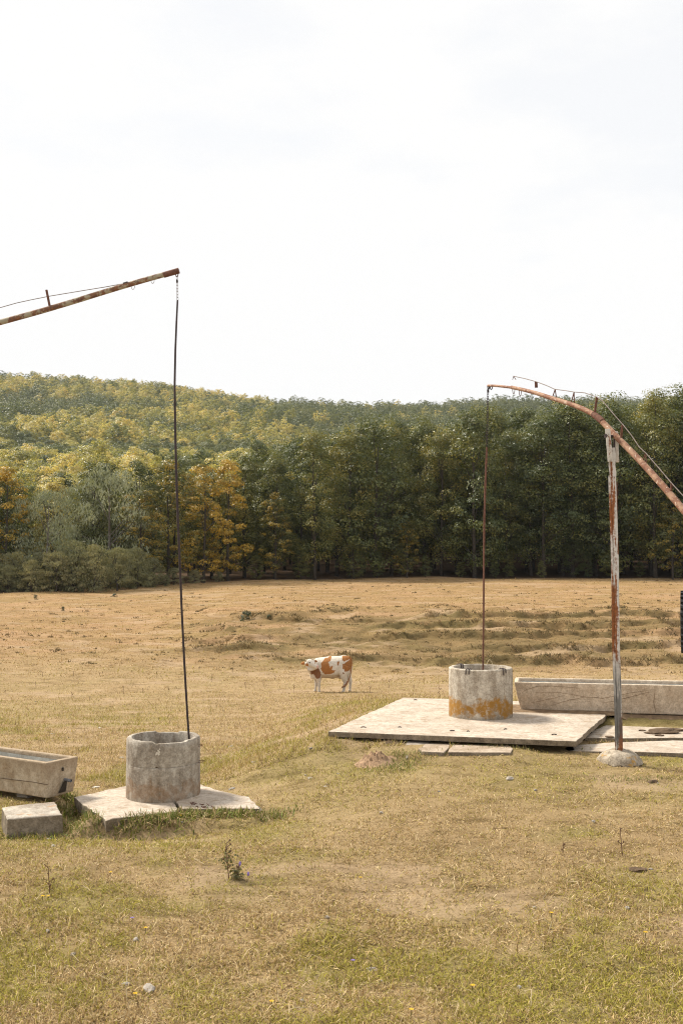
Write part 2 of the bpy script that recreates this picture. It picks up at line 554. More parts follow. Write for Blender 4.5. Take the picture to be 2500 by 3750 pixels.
M['plate'] = rusty('painted_plate', (.60, .56, .50), (.30, .12, .045), (.16, .07, .04), .40, (1, 1, .4), seed=9, along=12)
M['dark_iron'] = plain('dark_iron', (.045, .032, .032), .7, .4, 20)
M['pipe'] = plain('grey_pipe', (.16, .165, .18), .5, .3, 20)
M['rust_iron'] = plain('rust_iron', (.13, .06, .04), .8, .4, 20)
M['wire'] = plain('wire', (.20, .16, .14), .6, .3, 10)
M['rubber'] = plain('rubber', (.022, .022, .024), .75, .3, 20)
M['stone'] = plain('stone', (.30, .265, .225), .9, .35, 16)
M['bark'] = plain('bark', (.060, .050, .040), .95, .4, 6)
M['grey_bark'] = plain('grey_bark', (.15, .13, .11), .95, .4, 6)
M['oak'] = leaf_mat('oak_leaf', [(.0, (.026, .044, .018)), (.4, (.080, .102, .033)), (.66, (.165, .172, .048)), (.86, (.28, .24, .064)), (1., (.38, .28, .06))], objamt=.35)
M['hill'] = leaf_mat('hill_leaf', [(.0, (.065, .095, .04)), (.25, (.17, .19, .075)), (.5, (.35, .335, .14)), (.8, (.54, .47, .215)), (1., (.60, .43, .12))], trans=.46, objamt=.65)
M['hill_dark'] = leaf_mat('hill_dark_leaf', [(.0, (.065, .09, .045)), (.5, (.12, .145, .065)), (1., (.22, .22, .09))], trans=.35)
M['orange'] = leaf_mat('orange_leaf', [(.0, (.07, .085, .022)), (.3, (.19, .165, .034)), (.6, (.45, .29, .04)), (1., (.62, .42, .07))], objamt=.12)
M['amber'] = leaf_mat('amber_leaf', [(.0, (.05, .068, .022)), (.45, (.115, .12, .032)), (.68, (.31, .22, .035)), (1., (.52, .35, .055))], objamt=.1)
M['willow'] = leaf_mat('silver_willow_leaf', [(.0, (.16, .185, .115)), (.5, (.26, .28, .18)), (1., (.38, .385, .26))], objamt=.15, trans=.25)
M['shrub'] = leaf_mat('shrub_leaf', [(.0, (.12, .13, .07)), (.5, (.22, .22, .115)), (1., (.34, .30, .16))], objamt=.4)
M['dark_shrub'] = leaf_mat('dark_shrub_leaf', [(.0, (.03, .045, .02)), (.6, (.06, .08, .035)), (1., (.10, .12, .05))], objamt=.2)
M['weed'] = leaf_mat('weed_leaf', [(.0, (.09, .10, .035)), (.6, (.17, .16, .06)), (1., (.26, .21, .10))], objamt=.3)
M['dry_weed'] = plain('dry_weed', (.16, .10, .06), .9, .35, 30)
M['straw'] = plain('straw_stem', (.52, .42, .26), .85, .2, 30)
M['yellow'] = plain('yellow_petal', (.75, .48, .02), .7, .1, 30)
M['violet'] = plain('violet_petal', (.25, .18, .5), .7, .1, 30)
M['horn'] = plain('horn', (.62, .52, .38), .5, .2, 20)
M['eye'] = plain('eye', (.02, .015, .012), .3, .1, 20)
M['hoof'] = plain('hoof', (.10, .08, .06), .6, .2, 20)

# ------------------------------------------------------------------ plan of the man-made things (plan coordinates, metres)
SLAB_Z = 0.65
P_FL = at_z(1201, 2679, SLAB_Z); P_FR = at_z(2109, 2715, SLAB_Z); P_BL = at_z(1475, 2555, SLAB_Z)
ex = (P_FR - P_FL); ex.normalize()
ey = Vector((-ex.y, ex.x, 0))
SW = (P_FR - P_FL).length
SD = 4.35
P_BR = P_FR + (at_z(2214, 2623, SLAB_Z) - P_FR) * 1.6
WELL_R = at_z(1760, 2621, SLAB_Z)
LS_Z = 0.185
WELL_L = at(596, 2896, 15.1); WELL_L.z = LS_Z
def cp(u, v, z): return at_z(u, v, z)
LSLAB = [cp(270, 2915, LS_Z), cp(386, 3006, LS_Z), cp(480, 2990, LS_Z), cp(600, 2977, LS_Z), cp(660, 2966, LS_Z), cp(951, 2966, LS_Z), cp(912, 2921, LS_Z), cp(800, 2898, LS_Z),
         cp(720, 2872, LS_Z), cp(560, 2862, LS_Z), cp(440, 2882, LS_Z)]
POST_BASE = at_z(2268, 2800, .36)
PY = POST_BASE.y
T_L = [at_z(172, 2796, .69), at_z(289, 2770, .69)]
BLOCK = [at_z(u_, v_, .20) for u_, v_ in ((8, 2957), (28, 3000), (228, 2984), (200, 2935))]
PAV_Z = .50
def pz(u, v): return at_z(u, v, PAV_Z)

POLYS += [([(p.x, p.y) for p in (P_FL, P_FR, P_BR, P_BL)]), [(p.x, p.y) for p in LSLAB], [(p.x, p.y) for p in BLOCK]]

# ------------------------------------------------------------------ colours of the pasture
def green_map(x, y):
    g = fbm(x * .35, y * .35, 71, 4)
    g2 = fbm(x * 1.4, y * 1.4, 75, 3)
    v = .6 * g + .4 * g2
    gr = .85 * sstep(.46, .66, v) * (1 - .75 * sstep(22, 40, y))
    # greener hollows beside the slabs
    for (px, py, r, a) in ((-3.3, 13.1, .9, .9), (-2.0, 13.0, .8, .9), (-1.1, 13.4, .8, .9), (-4.2, 14.1, .8, 1.0), (-.8, 17.0, 1.4, .7), (.6, 16.2, 1.3, .8),
                           (2.6, 15.5, 1.6, .6), (-.1, 15.3, 1.4, .5), (5.9, 19.0, .9, 1.), (-1.0, 11.2, .5, .9), (3.2, 11.0, .9, .7), (1.2, 10.3, 1.1, .4), (4.4, 15.0, .9, .6)):
        gr = np.maximum(gr, a * np.exp(-((x - px) ** 2 + (y - py) ** 2) / (r * r)) * (.5 + .9 * g2))
    return np.clip(gr, 0, 1)

def bare_map(x, y):
    b = sstep(.60, .72, fbm(x * .5, y * .8, 81, 4)) * .8
    for (px, py, rx, ry, a) in ((-1.3, 20.5, 2.2, .7, .9), (-3.0, 24.0, 2.5, .5, .6), (.2, 16.9, .8, .25, .4), (-5, 27, 3, .5, .5), (-2, 31, 4, .6, .5)):
        b = np.maximum(b, a * np.exp(-((x - px) / rx) ** 2 - ((y - py) / ry) ** 2) * (.5 + fbm(x * 2, y * 2, 85, 2)))
    return np.clip(b, 0, 1)

STRAW = np.array((.39, .28, .15)); STRAW2 = np.array((.30, .205, .105)); GREEN = np.array((.22, .195, .06)); BARE = np.array((.40, .285, .18))
LITTER = np.array((.095, .058, .034)); OCHRE = np.array((.30, .185, .082))
def edge_y(x):
    """where the forest begins"""
    return np.interp(np.asarray(x, float), [-80, -30, -22, -14, -6, 10, 60], [92, 95, 101, 108, 113, 117, 114])

def pasture_col(x, y):
    f = fbm(x * .8, y * .8, 91, 4)[..., None]
    c = STRAW * f + STRAW2 * (1 - f)
    oc = (sstep(46, 60, y) * .7)[..., None]
    c = c * (1 - oc) + OCHRE * oc * (.75 + .5 * f)
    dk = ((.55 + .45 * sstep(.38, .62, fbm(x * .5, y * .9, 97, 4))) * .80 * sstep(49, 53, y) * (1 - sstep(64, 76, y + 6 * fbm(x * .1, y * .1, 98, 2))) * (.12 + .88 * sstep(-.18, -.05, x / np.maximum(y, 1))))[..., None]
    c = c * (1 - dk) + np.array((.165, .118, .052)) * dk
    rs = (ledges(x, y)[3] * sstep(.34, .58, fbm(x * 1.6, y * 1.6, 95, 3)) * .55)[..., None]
    c = c * (1 - rs) + np.array((.10, .08, .035)) * rs  # riser shade painted into the ground colour, together with dark scrub
    sal = (sstep(.55, .66, fbm(x * .16, y * .5, 103, 4)) * .55 * sstep(48, 54, y))[..., None]
    c = c * (1 - sal) + np.array((.40, .25, .14)) * sal
    g = green_map(x, y)[..., None]
    c = c * (1 - .65 * g) + GREEN * .65 * g
    b = bare_map(x, y)[..., None] * .7
    c = c * (1 - b) + BARE * b
    e = edge_y(x)
    lit = sstep(-1.5, 1.5, y - e - 2 * (fbm(x * .3, y * .3, 99, 2) - .5))[..., None]
    return c * (1 - lit) + LITTER * lit

# ================================================================== GROUND (one sheet)
def build_ground():
    ys = [-60, -40, -20, -8, 0, 3, 5, 6.3]
    y = 7.0
    while y < 4000:
        ys.append(y)
        if y < 22: y += .075
        elif y < 46: y += .15
        elif y < 70: y += .11
        elif y < 122: y += .3
        elif y < 200: y *= 1.02
        else: y *= 1.04
    ys = np.array(ys)
    s = np.linspace(-1, 1, 301)
    s = np.sign(s) * (np.abs(s) * .55 + .45 * np.abs(s) ** 5)
    wid = np.maximum(12, np.where(ys < 8, 12, ys * .75 + 5))
    X = s[None, :] * wid[:, None] * 1.05
    Y = np.repeat(ys[:, None], len(s), 1)
    Z = ground(X, Y)
    # hide the sheet under the slabs a little
    for poly, zc in ((POLYS[0], SLAB_Z - .13), (POLYS[1], LS_Z - .10)):
        m = in_poly(X, Y, poly)
        Z = np.where(m, np.minimum(Z, zc), Z)
    # bank of soil that carries the left slab
    cx, cy = -2.55, 15.9
    # shafts of the wells
    for wc in (WELL_L, WELL_R):
        m = ((X - wc.x) ** 2 + (Y - wc.y) ** 2) < .47 ** 2
        Z = np.where(m, Z - 2.5, Z)
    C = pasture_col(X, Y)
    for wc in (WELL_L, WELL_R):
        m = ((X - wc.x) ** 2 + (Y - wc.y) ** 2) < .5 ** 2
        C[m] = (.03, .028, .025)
    nr, nc = X.shape
    verts = np.stack([X, Y, Z], -1).reshape(-1, 3)
    i = np.arange(nr - 1)[:, None] * nc + np.arange(nc - 1)[None, :]
    faces = np.stack([i, i + 1, i + 1 + nc, i + nc], -1).reshape(-1, 4)
    m, nt, b, out = new_mat('dry_pasture')
    a = nt.nodes.new('ShaderNodeAttribute'); a.attribute_name = 'col'
    vo = objvec(nt)
    vst = objvec(nt, scale=(.45, 1, 1))
    n1 = noise_node(nt, vst, 3.2, 8, .72)
    n2 = noise_node(nt, vo, 38, 5, .75)
    c = mix(nt, ramp(nt, n1, [(.33, 1.), (.5, 0.)]), a.outputs['Color'], mix(nt, 1., a.outputs['Color'], (.52, .50, .42), 'MULTIPLY'))
    c = mix(nt, ramp(nt, n1, [(.55, 0.), (.72, .6)]), c, mix(nt, 1., a.outputs['Color'], (1.3, 1.3, 1.35), 'MULTIPLY'))
    c = mix(nt, ramp(nt, n2, [(.3, .65), (.5, 0.)]), c, mix(nt, 1., c, (.45, .42, .36), 'MULTIPLY'))
    nt.links.new(c, b.inputs['Base Color'])
    b.inputs['Roughness'].default_value = .95
    b.inputs['Specular IOR Level'].default_value = .1
    bump(nt, b, mth(nt, 'ADD', n1, mth(nt, 'MULTIPLY', n2, .35)), .8, .09)
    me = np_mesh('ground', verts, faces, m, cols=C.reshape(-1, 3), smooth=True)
    o = bpy.data.objects.new('ground', me); COL.objects.link(o)
    tag(o, 'dry tan grazed pasture sloping down and up again to the wood', 'ground', kind='structure')
build_ground()

# ================================================================== WELL SLABS AND RINGS
def prism(poly_top, thick, slope=0.0):
    """poly_top: list of Vectors (counter-clockwise or not) -> MB with top, bottom and sides"""
    mb = MB(); n = len(poly_top)
    c = sum(poly_top, Vector()) / n
    bot = [Vector((p.x + (c.x - p.x) * slope, p.y + (c.y - p.y) * slope, p.z - thick)) for p in poly_top]
    fs = [tuple(range(n)), tuple(range(2 * n - 1, n - 1, -1))]
    for i in range(n):
        j = (i + 1) % n
        fs.append((i, j, n + j, n + i))
    mb.add(list(poly_top) + bot, fs)
    return mb

def split_edges(poly, step, jit, rnd):
    out = []
    n = len(poly)
    for i in range(n):
        a, b = poly[i], poly[(i + 1) % n]
        d = b - a; L = d.length; k = max(1, int(L / step))
        nrm = Vector((-d.y, d.x, 0)).normalized() if L > 1e-6 else Vector((0, 0, 0))
        for q in range(k):
            j = 0 if q == 0 else rnd.uniform(-jit, jit)
            out.append(a + d * (q / k) + nrm * j)
    return out

rnd = random.Random(3)

M['slab_side'] = concrete('shaded_dirty_slab_side', (.30, .25, .19), (.17, .135, .095), seed=2.9, streak=.3, speck=.6)  # darker sides: mostly shade painted into the colour, plus dirt stains
def top_bevel(ob, w, seg=2):
    """round the rim of the largest upward face"""
    bm = bmesh.new(); bm.from_mesh(ob.data)
    bm.faces.ensure_lookup_table()
    top = max((f for f in bm.faces if f.normal.z > .8), key=lambda f: f.calc_area())
    bmesh.ops.bevel(bm, geom=list(top.edges), offset=w, segments=seg, affect='EDGES', profile=.5, clamp_overlap=True)
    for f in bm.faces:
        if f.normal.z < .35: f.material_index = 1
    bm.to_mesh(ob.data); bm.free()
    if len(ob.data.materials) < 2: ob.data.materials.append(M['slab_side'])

# --- platform of the right-hand well, with its lifting loops
slab_root = empty('well_platform', (P_FL + P_FR + P_BL + P_BR) / 4 - Vector((0, 0, .09)))
o0 = Vector(slab_root.location)
poly = split_edges([P_FL, P_FR, P_BR, P_BL], .16, .014, rnd)
sl = prism([p - o0 for p in poly], .085, .004).build('slab', M['slab'], slab_root)
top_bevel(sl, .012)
for (u, v, s) in ((1330, 2665, 1), (1463, 2665, .6), (1655, 2678, .9), (1713, 2680, .5), (2028, 2692, .9), (1520, 2565, .8), (1850, 2672, .6)):
    p = at_z(u, v, SLAB_Z) - o0
    mb = MB()
    a = rnd.uniform(-.5, .5)
    pts = [p + Vector((math.cos(a) * t * .045 * s, math.sin(a) * t * .06 * s, .010 * (1 - t * t) + .002)) for t in (-1, -.6, -.2, .2, .6, 1)]
    mb.tube(pts, .008, 6)
    mb.build('lifting_loop', M['dark_iron'], slab_root, True)
tag(slab_root, 'large square pale concrete platform under the right well', 'slab')

def ring_profile(ro, ri, h, wav=0):
    return [(ri, -.35), (ri, h - .015), (ri + .012, h), (ro - .014, h), (ro, h - .014), (ro + wav, h * .75), (ro, h * .5), (ro + wav, h * .25), (ro + .002, 0), (ro, -.04)]

# --- right well
RO = .553
wr = empty('well', WELL_R)
mb = MB(); mb.lathe(ring_profile(RO, .465, .845, .003), 72)
ring = mb.build('concrete_ring', M['ring_r'], wr, True)
roughen(ring, .006, 6, 2, 0)
for f in ring.data.polygons: f.use_smooth = True
for a in (-122, -52, 128):
    a = R(a); ca, sa = math.cos(a), math.sin(a); H = .845
    for da in (-.03, .07):
        ca, sa = math.cos(a + da), math.sin(a + da)
        mb = MB()
        mb.tube([(ca * .45, sa * .45, H - .06), (ca * .452, sa * .452, H + .008), (ca * .50, sa * .50, H + .016), (ca * (RO + .012), sa * (RO + .012), H + .004), (ca * (RO + .016), sa * (RO + .016), H - rnd.uniform(.05, .11))], .009, 6)
        mb.build('rebar_hook', M['dark_iron'], wr, True)
a = R(64)
mb = MB()
mb.tube([(math.cos(a) * .5 + t * .05, math.sin(a) * .5, .845 + .085 * (1 - t * t)) for t in (-1, -.7, -.3, 0, .3, .7, 1)], .006, 6)
mb.build('wire_loop', M['straw'], wr, True)
mb = MB(); mb.lathe([(.47, -.9), (.2, -.92), (0.001, -.93)], 32)
mb.build('well_water', M['eye'], wr, True)
tag(wr, 'round concrete well ring with orange lichen standing on the square platform', 'well')

# --- left well: two rings with a cracked seam, chipped rim
wl_ = empty('well', WELL_L); wl_.scale = (.912, .912, .912)
def chipped_ring(z0, z1, ro, ri, chips, n=96, seedv=0, lowchip=None, rnd_top=1.0):
    mb = MB()
    zs = [z0, z0 + .02, (z0 + z1) / 2, z1 - .05, z1 - .012]
    vs = []; fs = []
    rr = random.Random(seedv)
    prof = [(ri, z0), (ri, (z0 + z1) / 2), (ri + .01, z1 - .02), (ri + .02 * rnd_top, z1), (ro - .02 * rnd_top, z1), (ro - .003 * rnd_top, z1 - .022 * rnd_top), (ro, z1 - .08), (ro + .003, (z0 + z1) / 2), (ro, z0 + .02), (ro - .001, z0)]
    for k in range(n):
        a = 2 * math.pi * k / n
        dz = chips(math.degrees(a) % 360, rr) if chips else 0
        lo = lowchip(math.degrees(a) % 360, rr) if lowchip else 0
        for (r, z) in prof:
            zz = z - dz if z > z1 - .1 else z
            if z < z0 + .03: zz += lo
            w = .006 * math.sin(3 * a + 1) + .004 * rr.uniform(-1, 1) * (z > z1 - .1)
            vs.append((math.cos(a) * (r + w), math.sin(a) * (r + w), zz))
    m = len(prof)
    for k in range(n):
        k2 = (k + 1) % n
        for i in range(m):
            i2 = (i + 1) % m
            fs.append((k * m + i, k2 * m + i, k2 * m + i2, k * m + i2))
    mb.add(vs, fs)
    return mb
def chips_left(a, rr):
    # angles: 270 faces the camera, 180 is left, 0 right, 90 back
    d = rr.uniform(0, .005)
    if 266 < a < 322: d += .024 + rr.uniform(0, .006)
    elif 322 <= a < 338: d += .012
    if 70 < a < 110: d += .02 + rr.uniform(0, .006)
    return d
SEAM = .50
seamf = lambda a, rr: rr.uniform(-.002, .002) + (.02 if 268 < a < 273 else 0)
lo = chipped_ring(-.3, SEAM - .002, .549, .455, lambda a, rr: rr.uniform(0, .003), seedv=3, rnd_top=.2).build('lower_ring', M['ring_l'], wl_, True)
up = chipped_ring(SEAM, .875, .546, .455, chips_left, seedv=5, lowchip=seamf).build('upper_ring', M['ring_l'], wl_, True)
mb = MB(); mb.lathe([(.53, SEAM - .03), (.532, SEAM + .03)], 64); mb.build('seam_mortar', M['dung'], wl_, True)
mb = MB(); mb.lathe([(.47, -.6), (.2, -.62), (0.001, -.63)], 32); mb.build('well_water', M['eye'], wl_, True)
mb = MB()      # bird-dropping / flaked limewash mark on the front
a0 = -88
for (da, z, s) in ((0, .755, .02), (1.5, .73, .022), (-1.6, .715, .026), (-3.4, .70, .016), (1.0, .70, .02), (2.6, .775, .012)):
    a = R(a0 + da); r = .5505
    c = Vector((math.cos(a) * r, math.sin(a) * r, z)); t = Vector((-math.sin(a), math.cos(a), 0))
    n_ = 7
    vs_ = [c + t * (s * .7 * math.cos(2 * math.pi * k / n_) * rnd.uniform(.6, 1.2)) + Vector((0, 0, s * math.sin(2 * math.pi * k / n_) * rnd.uniform(.7, 1.3))) + Vector((math.cos(a), math.sin(a), 0)) * .001 for k in range(n_)]
    vs_ += [p + Vector((math.cos(a), math.sin(a), 0)) * .004 for p in vs_]
    mb.add(vs_, [tuple(range(n_, 2 * n_))] + [(k, (k + 1) % n_, n_ + (k + 1) % n_, n_ + k) for k in range(n_)])
M['lime'] = plain('lime_flake', (.60, .55, .47), .9, .1, 20)
mb.build('lime_flake', M['lime'], wl_)
for (z, L) in ((.76, .05), (.52, .09)):
    mb = MB(); p0 = Vector((.545, -.05, z))
    mb.tube([p0, p0 + Vector((L * .6, -.01, .005)), p0 + Vector((L, -.01, -.002)), p0 + Vector((L * .9, -.015, -.02)), p0 + Vector((0, -.03, -.025))], .005, 5)
    mb.build('rebar_stub', M['rust_iron'], wl_, True)
tag(wl_, 'stained concrete well ring with a chipped rim and cracked seam on the broken slab', 'well')

# --- broken slab under the left well: two pieces either side of a crack
ls = empty('cracked_slab', Vector((WELL_L.x, WELL_L.y - .3, LS_Z - .16)))
o1 = Vector(ls.location)
crack = [cp(655, 2972, LS_Z), cp(650, 2955, LS_Z), cp(640, 2940, LS_Z), cp(645, 2920, LS_Z), cp(640, 2864, LS_Z)]
cut = 4
left_piece = [LSLAB[0], LSLAB[1], LSLAB[2], LSLAB[3]] + [c + Vector((-.014, 0, 0)) for c in crack] + [LSLAB[9], LSLAB[10]]
right_piece = [LSLAB[4] + Vector((.02, 0, 0)), LSLAB[5], LSLAB[6], LSLAB[7], LSLAB[8]] + [c + Vector((.014, 0, 0)) for c in reversed(crack[1:])]
for k, pc in enumerate((left_piece, right_piece)):
    pts = split_edges(pc, .11, .022, rnd)
    pts = [p - o1 + Vector((0, 0, (.03 * (p.x + 3.1) if k == 0 and p.x < -3.1 else 0) + (.012 if k else 0) + rnd.uniform(-.004, .004))) for p in pts]
    so = prism(pts, .15, .03).build('slab_piece', M['slab'], ls)
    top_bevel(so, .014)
strokes = [[(245, 170), (280, 212)], [(272, 168), (345, 190)], [(268, 186), (322, 206)], [(345, 228), (378, 262)], [(333, 236), (372, 231)],
           [(398, 195), (436, 206), (472, 199)], [(428, 233), (460, 259), (522, 259)], [(448, 240), (502, 239)], [(508, 190), (548, 222)], [(578, 224), (632, 266)],
           [(608, 216), (668, 204)], [(678, 235), (742, 246)], [(708, 194), (742, 216)], [(778, 198), (832, 226)], [(788, 234), (832, 256)], [(858, 234), (902, 251)], [(818, 226), (862, 214)]]
mb = MB()
for st in strokes:
    pts = [at_z(640 + x / 4.356, 2900 + y / 4.356, LS_Z + .0125) - o1 for x, y in st]
    mb.tube(pts, .0055, 5)
mb.build('scratched_lettering', M['rust_iron'], ls)
tag(ls, 'cracked pale slab with scratched letters under the chipped well', 'slab')
mb = MB()
c = cp(938, 2992, .03)
# white flake and dark stone wedged under the slab corner
def stone_mesh(seed, sx, sy, sz):
    r_ = random.Random(seed)
    bm = bmesh.new()
    bmesh.ops.create_icosphere(bm, subdivisions=2, radius=1)
    from mathutils import noise
    for v in bm.verts:
        d = 1 + .45 * noise.noise(v.co * 1.4 + Vector((seed * 7.3, 0, 0)))
        v.co = Vector((v.co.x * sx * d, v.co.y * sy * d, v.co.z * sz * d))
    me = bpy.data.meshes.new('stone'); bm.to_mesh(me); bm.free()
    return me
def stone(name, loc, s, mat, seed, label, cat='stone', group=None):
    me = stone_mesh(seed, *s); me.materials.append(mat)
    ob = bpy.data.objects.new(name, me); ob.location = loc; ob.rotation_euler = (0, 0, seed * 1.3)
    COL.objects.link(ob); tag(ob, label, cat, group)
    return ob
stone('stone', c + Vector((0, .06, .05)), (.11, .07, .08), M['stone'], 21, 'grey stone wedged under the right corner of the cracked slab')

# ================================================================== TROUGHS
def trough(name, corner, axis, width, length, height, taper, wall, mat, inner, label, raise_=0.0):
    """corner = front top corner at the visible end; axis = unit vector along the trough away from that end; side = to the back"""
    side = Vector((-axis.y, axis.x, 0))
    if side.y < 0: side = -side
    root = empty(name, corner + axis * (length / 2) + side * (width / 2) - Vector((0, 0, height)))
    oo = Vector(root.location)
    def P(a, s, z): return corner + axis * a + side * s + Vector((0, 0, z)) - oo
    t = taper
    na = 16
    mb = MB()
    def loop(a0, a1, s0, s1, z):
        return [P(a0, s0, z), P(a1, s0, z), P(a1, s1, z), P(a0, s1, z)]
    L, W, H = length, width, height
    loops = [loop(t, L - t, t, W - t, -H), loop(t * .5, L - t * .5, t * .5, W - t * .5, -H * .5), loop(0, L, 0, W, 0), loop(wall, L - wall, wall, W - wall, 0),
             loop(wall + t * .3, L - wall - t * .3, wall + t * .3, W - wall - t * .3, -H * .35)]
    vs = [p for lp in loops for p in lp]
    fs = [(3, 2, 1, 0)]
    for i in range(len(loops) - 1):
        for k in range(4):
            k2 = (k + 1) % 4
            fs.append((i * 4 + k, i * 4 + k2, (i + 1) * 4 + k2, (i + 1) * 4 + k))
    mb.add(vs, fs)
    body = mb.build('trough_body', mat, root)
    bevel(body, .02, 2)
    roughen(body, .009, 3.0, 4, 3)
    il = [loop(wall + t * .3 + .004, L - wall - t * .3 - .004, wall + t * .3 + .004, W - wall - t * .3 - .004, -.055), loop(wall + t * .8, L - wall - t * .8, wall + t * .8, W - wall - t * .8, -H * .78)]
    mb = MB()
    mb.add([p for lp in il for p in lp], [(0, 1, 5, 4), (1, 2, 6, 5), (2, 3, 7, 6), (3, 0, 4, 7), (4, 5, 6, 7)])
    lining = mb.build('lining', inner, root)
    roughen(lining, .012, 5, 6, 6)
    tag(root, label, 'trough')
    return root, P, side

ax = (T_L[0] - T_L[1]); axis_l = Vector((ax.y, -ax.x, 0)); axis_l.normalize()
if axis_l.x > 0: axis_l = -axis_l
wid_l = (T_L[0] - T_L[1]).length
tl, PL, side_l = trough('water_trough', T_L[0], axis_l, wid_l, 3.0, .48, .045, .085, M['trough_l'], M['render'], 'tan concrete water trough with an outlet pipe beside the cracked slab')
o2 = Vector(tl.location)
# spout pipe in the end wall
pc = PL(0.01, wid_l * .60, -.28)
mb = MB(); d = -axis_l
mb.tube([pc - d * .05, pc + d * .10 + Vector((0, 0, -.006))], .021, 12, caps=False)
mb.tube([pc - d * .05, pc + d * .085 + Vector((0, 0, -.006))], .016, 12)
mb.build('outlet_pipe', M['pipe'], tl, True)
# dark wet stain below the pipe
M['stain'] = plain('wet_stain', (.045, .036, .028), .8, .4, 15)
mb = MB()
vs_ = []
for k in range(7):
    t = k / 6
    w = .035 + .035 * t
    p = PL(.005 + .045 * (.32 + .68 * t) * 1.0 - .012, wid_l * .60 - .03 * t, -.30 - .15 * t)
    vs_ += [p - side_l * (w + rnd.uniform(0, .012)), p + side_l * (w * .8 + rnd.uniform(0, .012))]
mb.add(vs_, [(2 * k, 2 * k + 1, 2 * k + 3, 2 * k + 2) for k in range(6)])
mb.build('wet_stain', M['stain'], tl)
mb = MB()
p = PL(.004, wid_l * .50, -.13); mb.box(p, (.02, .03, .045)); mb.build('bolt_hole', M['stain'], tl)
# board joint lines cast in the front
for (zz) in (-.29,):
    mb = MB(); pts = [PL(a * .31, .034 + .004 * math.sin(a * 2) - .012, zz + .006 * math.sin(a * 1.7)) for a in range(0, 11)]
    mb.tube(pts, .0042, 5); mb.build('board_joint', M['dung'], tl, True)
# stones carrying the trough
for k, (a, s) in enumerate(((.7, .3), (1.4, .35), (2.4, .3))):
    p = PL(a, s, -.48) + o2
    stone('stone', (p.x, p.y, p.z - .08), (.16, .13, .09), M['stone'], 40 + k, 'grey rock propping up the tan trough from below', group='rocks under the tan trough')
POLYS.append([(x.x, x.y) for x in (PL(.06, .06, 0) + o2, PL(3.0, .06, 0) + o2, PL(3.0, wid_l, 0) + o2, PL(.06, wid_l, 0) + o2)])

TR0 = at(1881, 2498, 19.75); TRZ = TR0.z
axis_r = Vector((math.cos(R(-10.8)), math.sin(R(-10.8)), 0))
tr, PR, side_r = trough('water_trough', TR0, axis_r, .78, 5.6, .53, .12, .075, M['trough_r'], M['render'], 'long cracked concrete water trough behind the right well')
o3 = Vector(tr.location)
def face_pt(u, v):
    """point on the tapered front of the right trough, given relative coordinates along (m) and down (m)"""
    return PR(u, .12 * v / .53 - .004, -v)
cracks = [[(.05, .26), (.22, .14), (.42, .07), (.75, .06), (1.2, .09)], [(.38, .18), (.8, .17), (1.25, .24), (1.55, .26), (2.0, .16), (2.45, .08)], [(1.25, .24), (.9, .33), (.65, .42)],
          [(1.55, .36), (1.95, .25), (2.35, .13)], [(.3, .38), (.7, .28), (.9, .22)], [(1.7, .44), (1.9, .5)], [(2.45, .1), (2.43, .3), (2.47, .5)], [(3.0, .06), (3.4, .08), (3.9, .05)]]
for ck in cracks:
    mb = MB(); pts = []
    for i in range(len(ck) - 1):
        for q in range(4):
            t = q / 4; pts.append(face_pt(ck[i][0] * (1 - t) + ck[i + 1][0] * t, ck[i][1] * (1 - t) + ck[i + 1][1] * t + rnd.uniform(-.006, .006)))
    pts.append(face_pt(*ck[-1]))
    mb.tube(pts, [.0032 * (.4 + .6 * math.sin(math.pi * (i + .5) / len(pts))) for i in range(len(pts))], 5)
    mb.build('crack', M['dirt'], tr)
# the trough leaves its bed: dirt strip under it
bed = empty('dirt_bed', PR(2.4, .15, -.53) + o3)
mb = MB(); ob_ = Vector(bed.location); nn = 22; vs_ = []; fs = []
for i in range(nn + 1):
    a = -.05 + 5.0 * i / nn
    for j, (s, z) in enumerate(((-.16, -.012), (-.06, .016), (.1, .028), (.4, .03), (.75, .02))):
        p = PR(a, s + rnd.uniform(-.05, .05) * (j < 2), -.53) + o3 - ob_; zb = SLAB_Z - ob_.z if True else 0
        if a > 1.9: zb = max(gz(p.x + ob_.x, p.y + ob_.y), .50) - ob_.z
        vs_.append((p.x, p.y, zb + z + rnd.uniform(-.006, .006)))
for i in range(nn):
    for j in range(4): fs.append((i * 5 + j, (i + 1) * 5 + j, (i + 1) * 5 + j + 1, i * 5 + j + 1))
mb.add(vs_, fs); d_ = mb.build('soil', M['dirt'], bed, True)
tag(bed, 'strip of dark dirt along the foot of the long trough', 'dirt')
POLYS.append([(x.x, x.y) for x in (PR(.1, .1, 0) + o3, PR(5.5, .1, 0) + o3, PR(5.5, .75, 0) + o3, PR(.1, .75, 0) + o3)])
# --- loose block in front of the left trough
ob_ = sum(BLOCK, Vector()) / 4 - Vector((0, 0, .22))
pts = [p - ob_ for p in BLOCK]
mb = prism(split_edges(pts, .10, .010, rnd), .25, -.03)
bk = mb.build('concrete_block', M['block']); bk.location = ob_
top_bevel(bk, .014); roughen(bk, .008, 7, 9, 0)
tag(bk, 'rough concrete block lying in front of the tan trough', 'block')

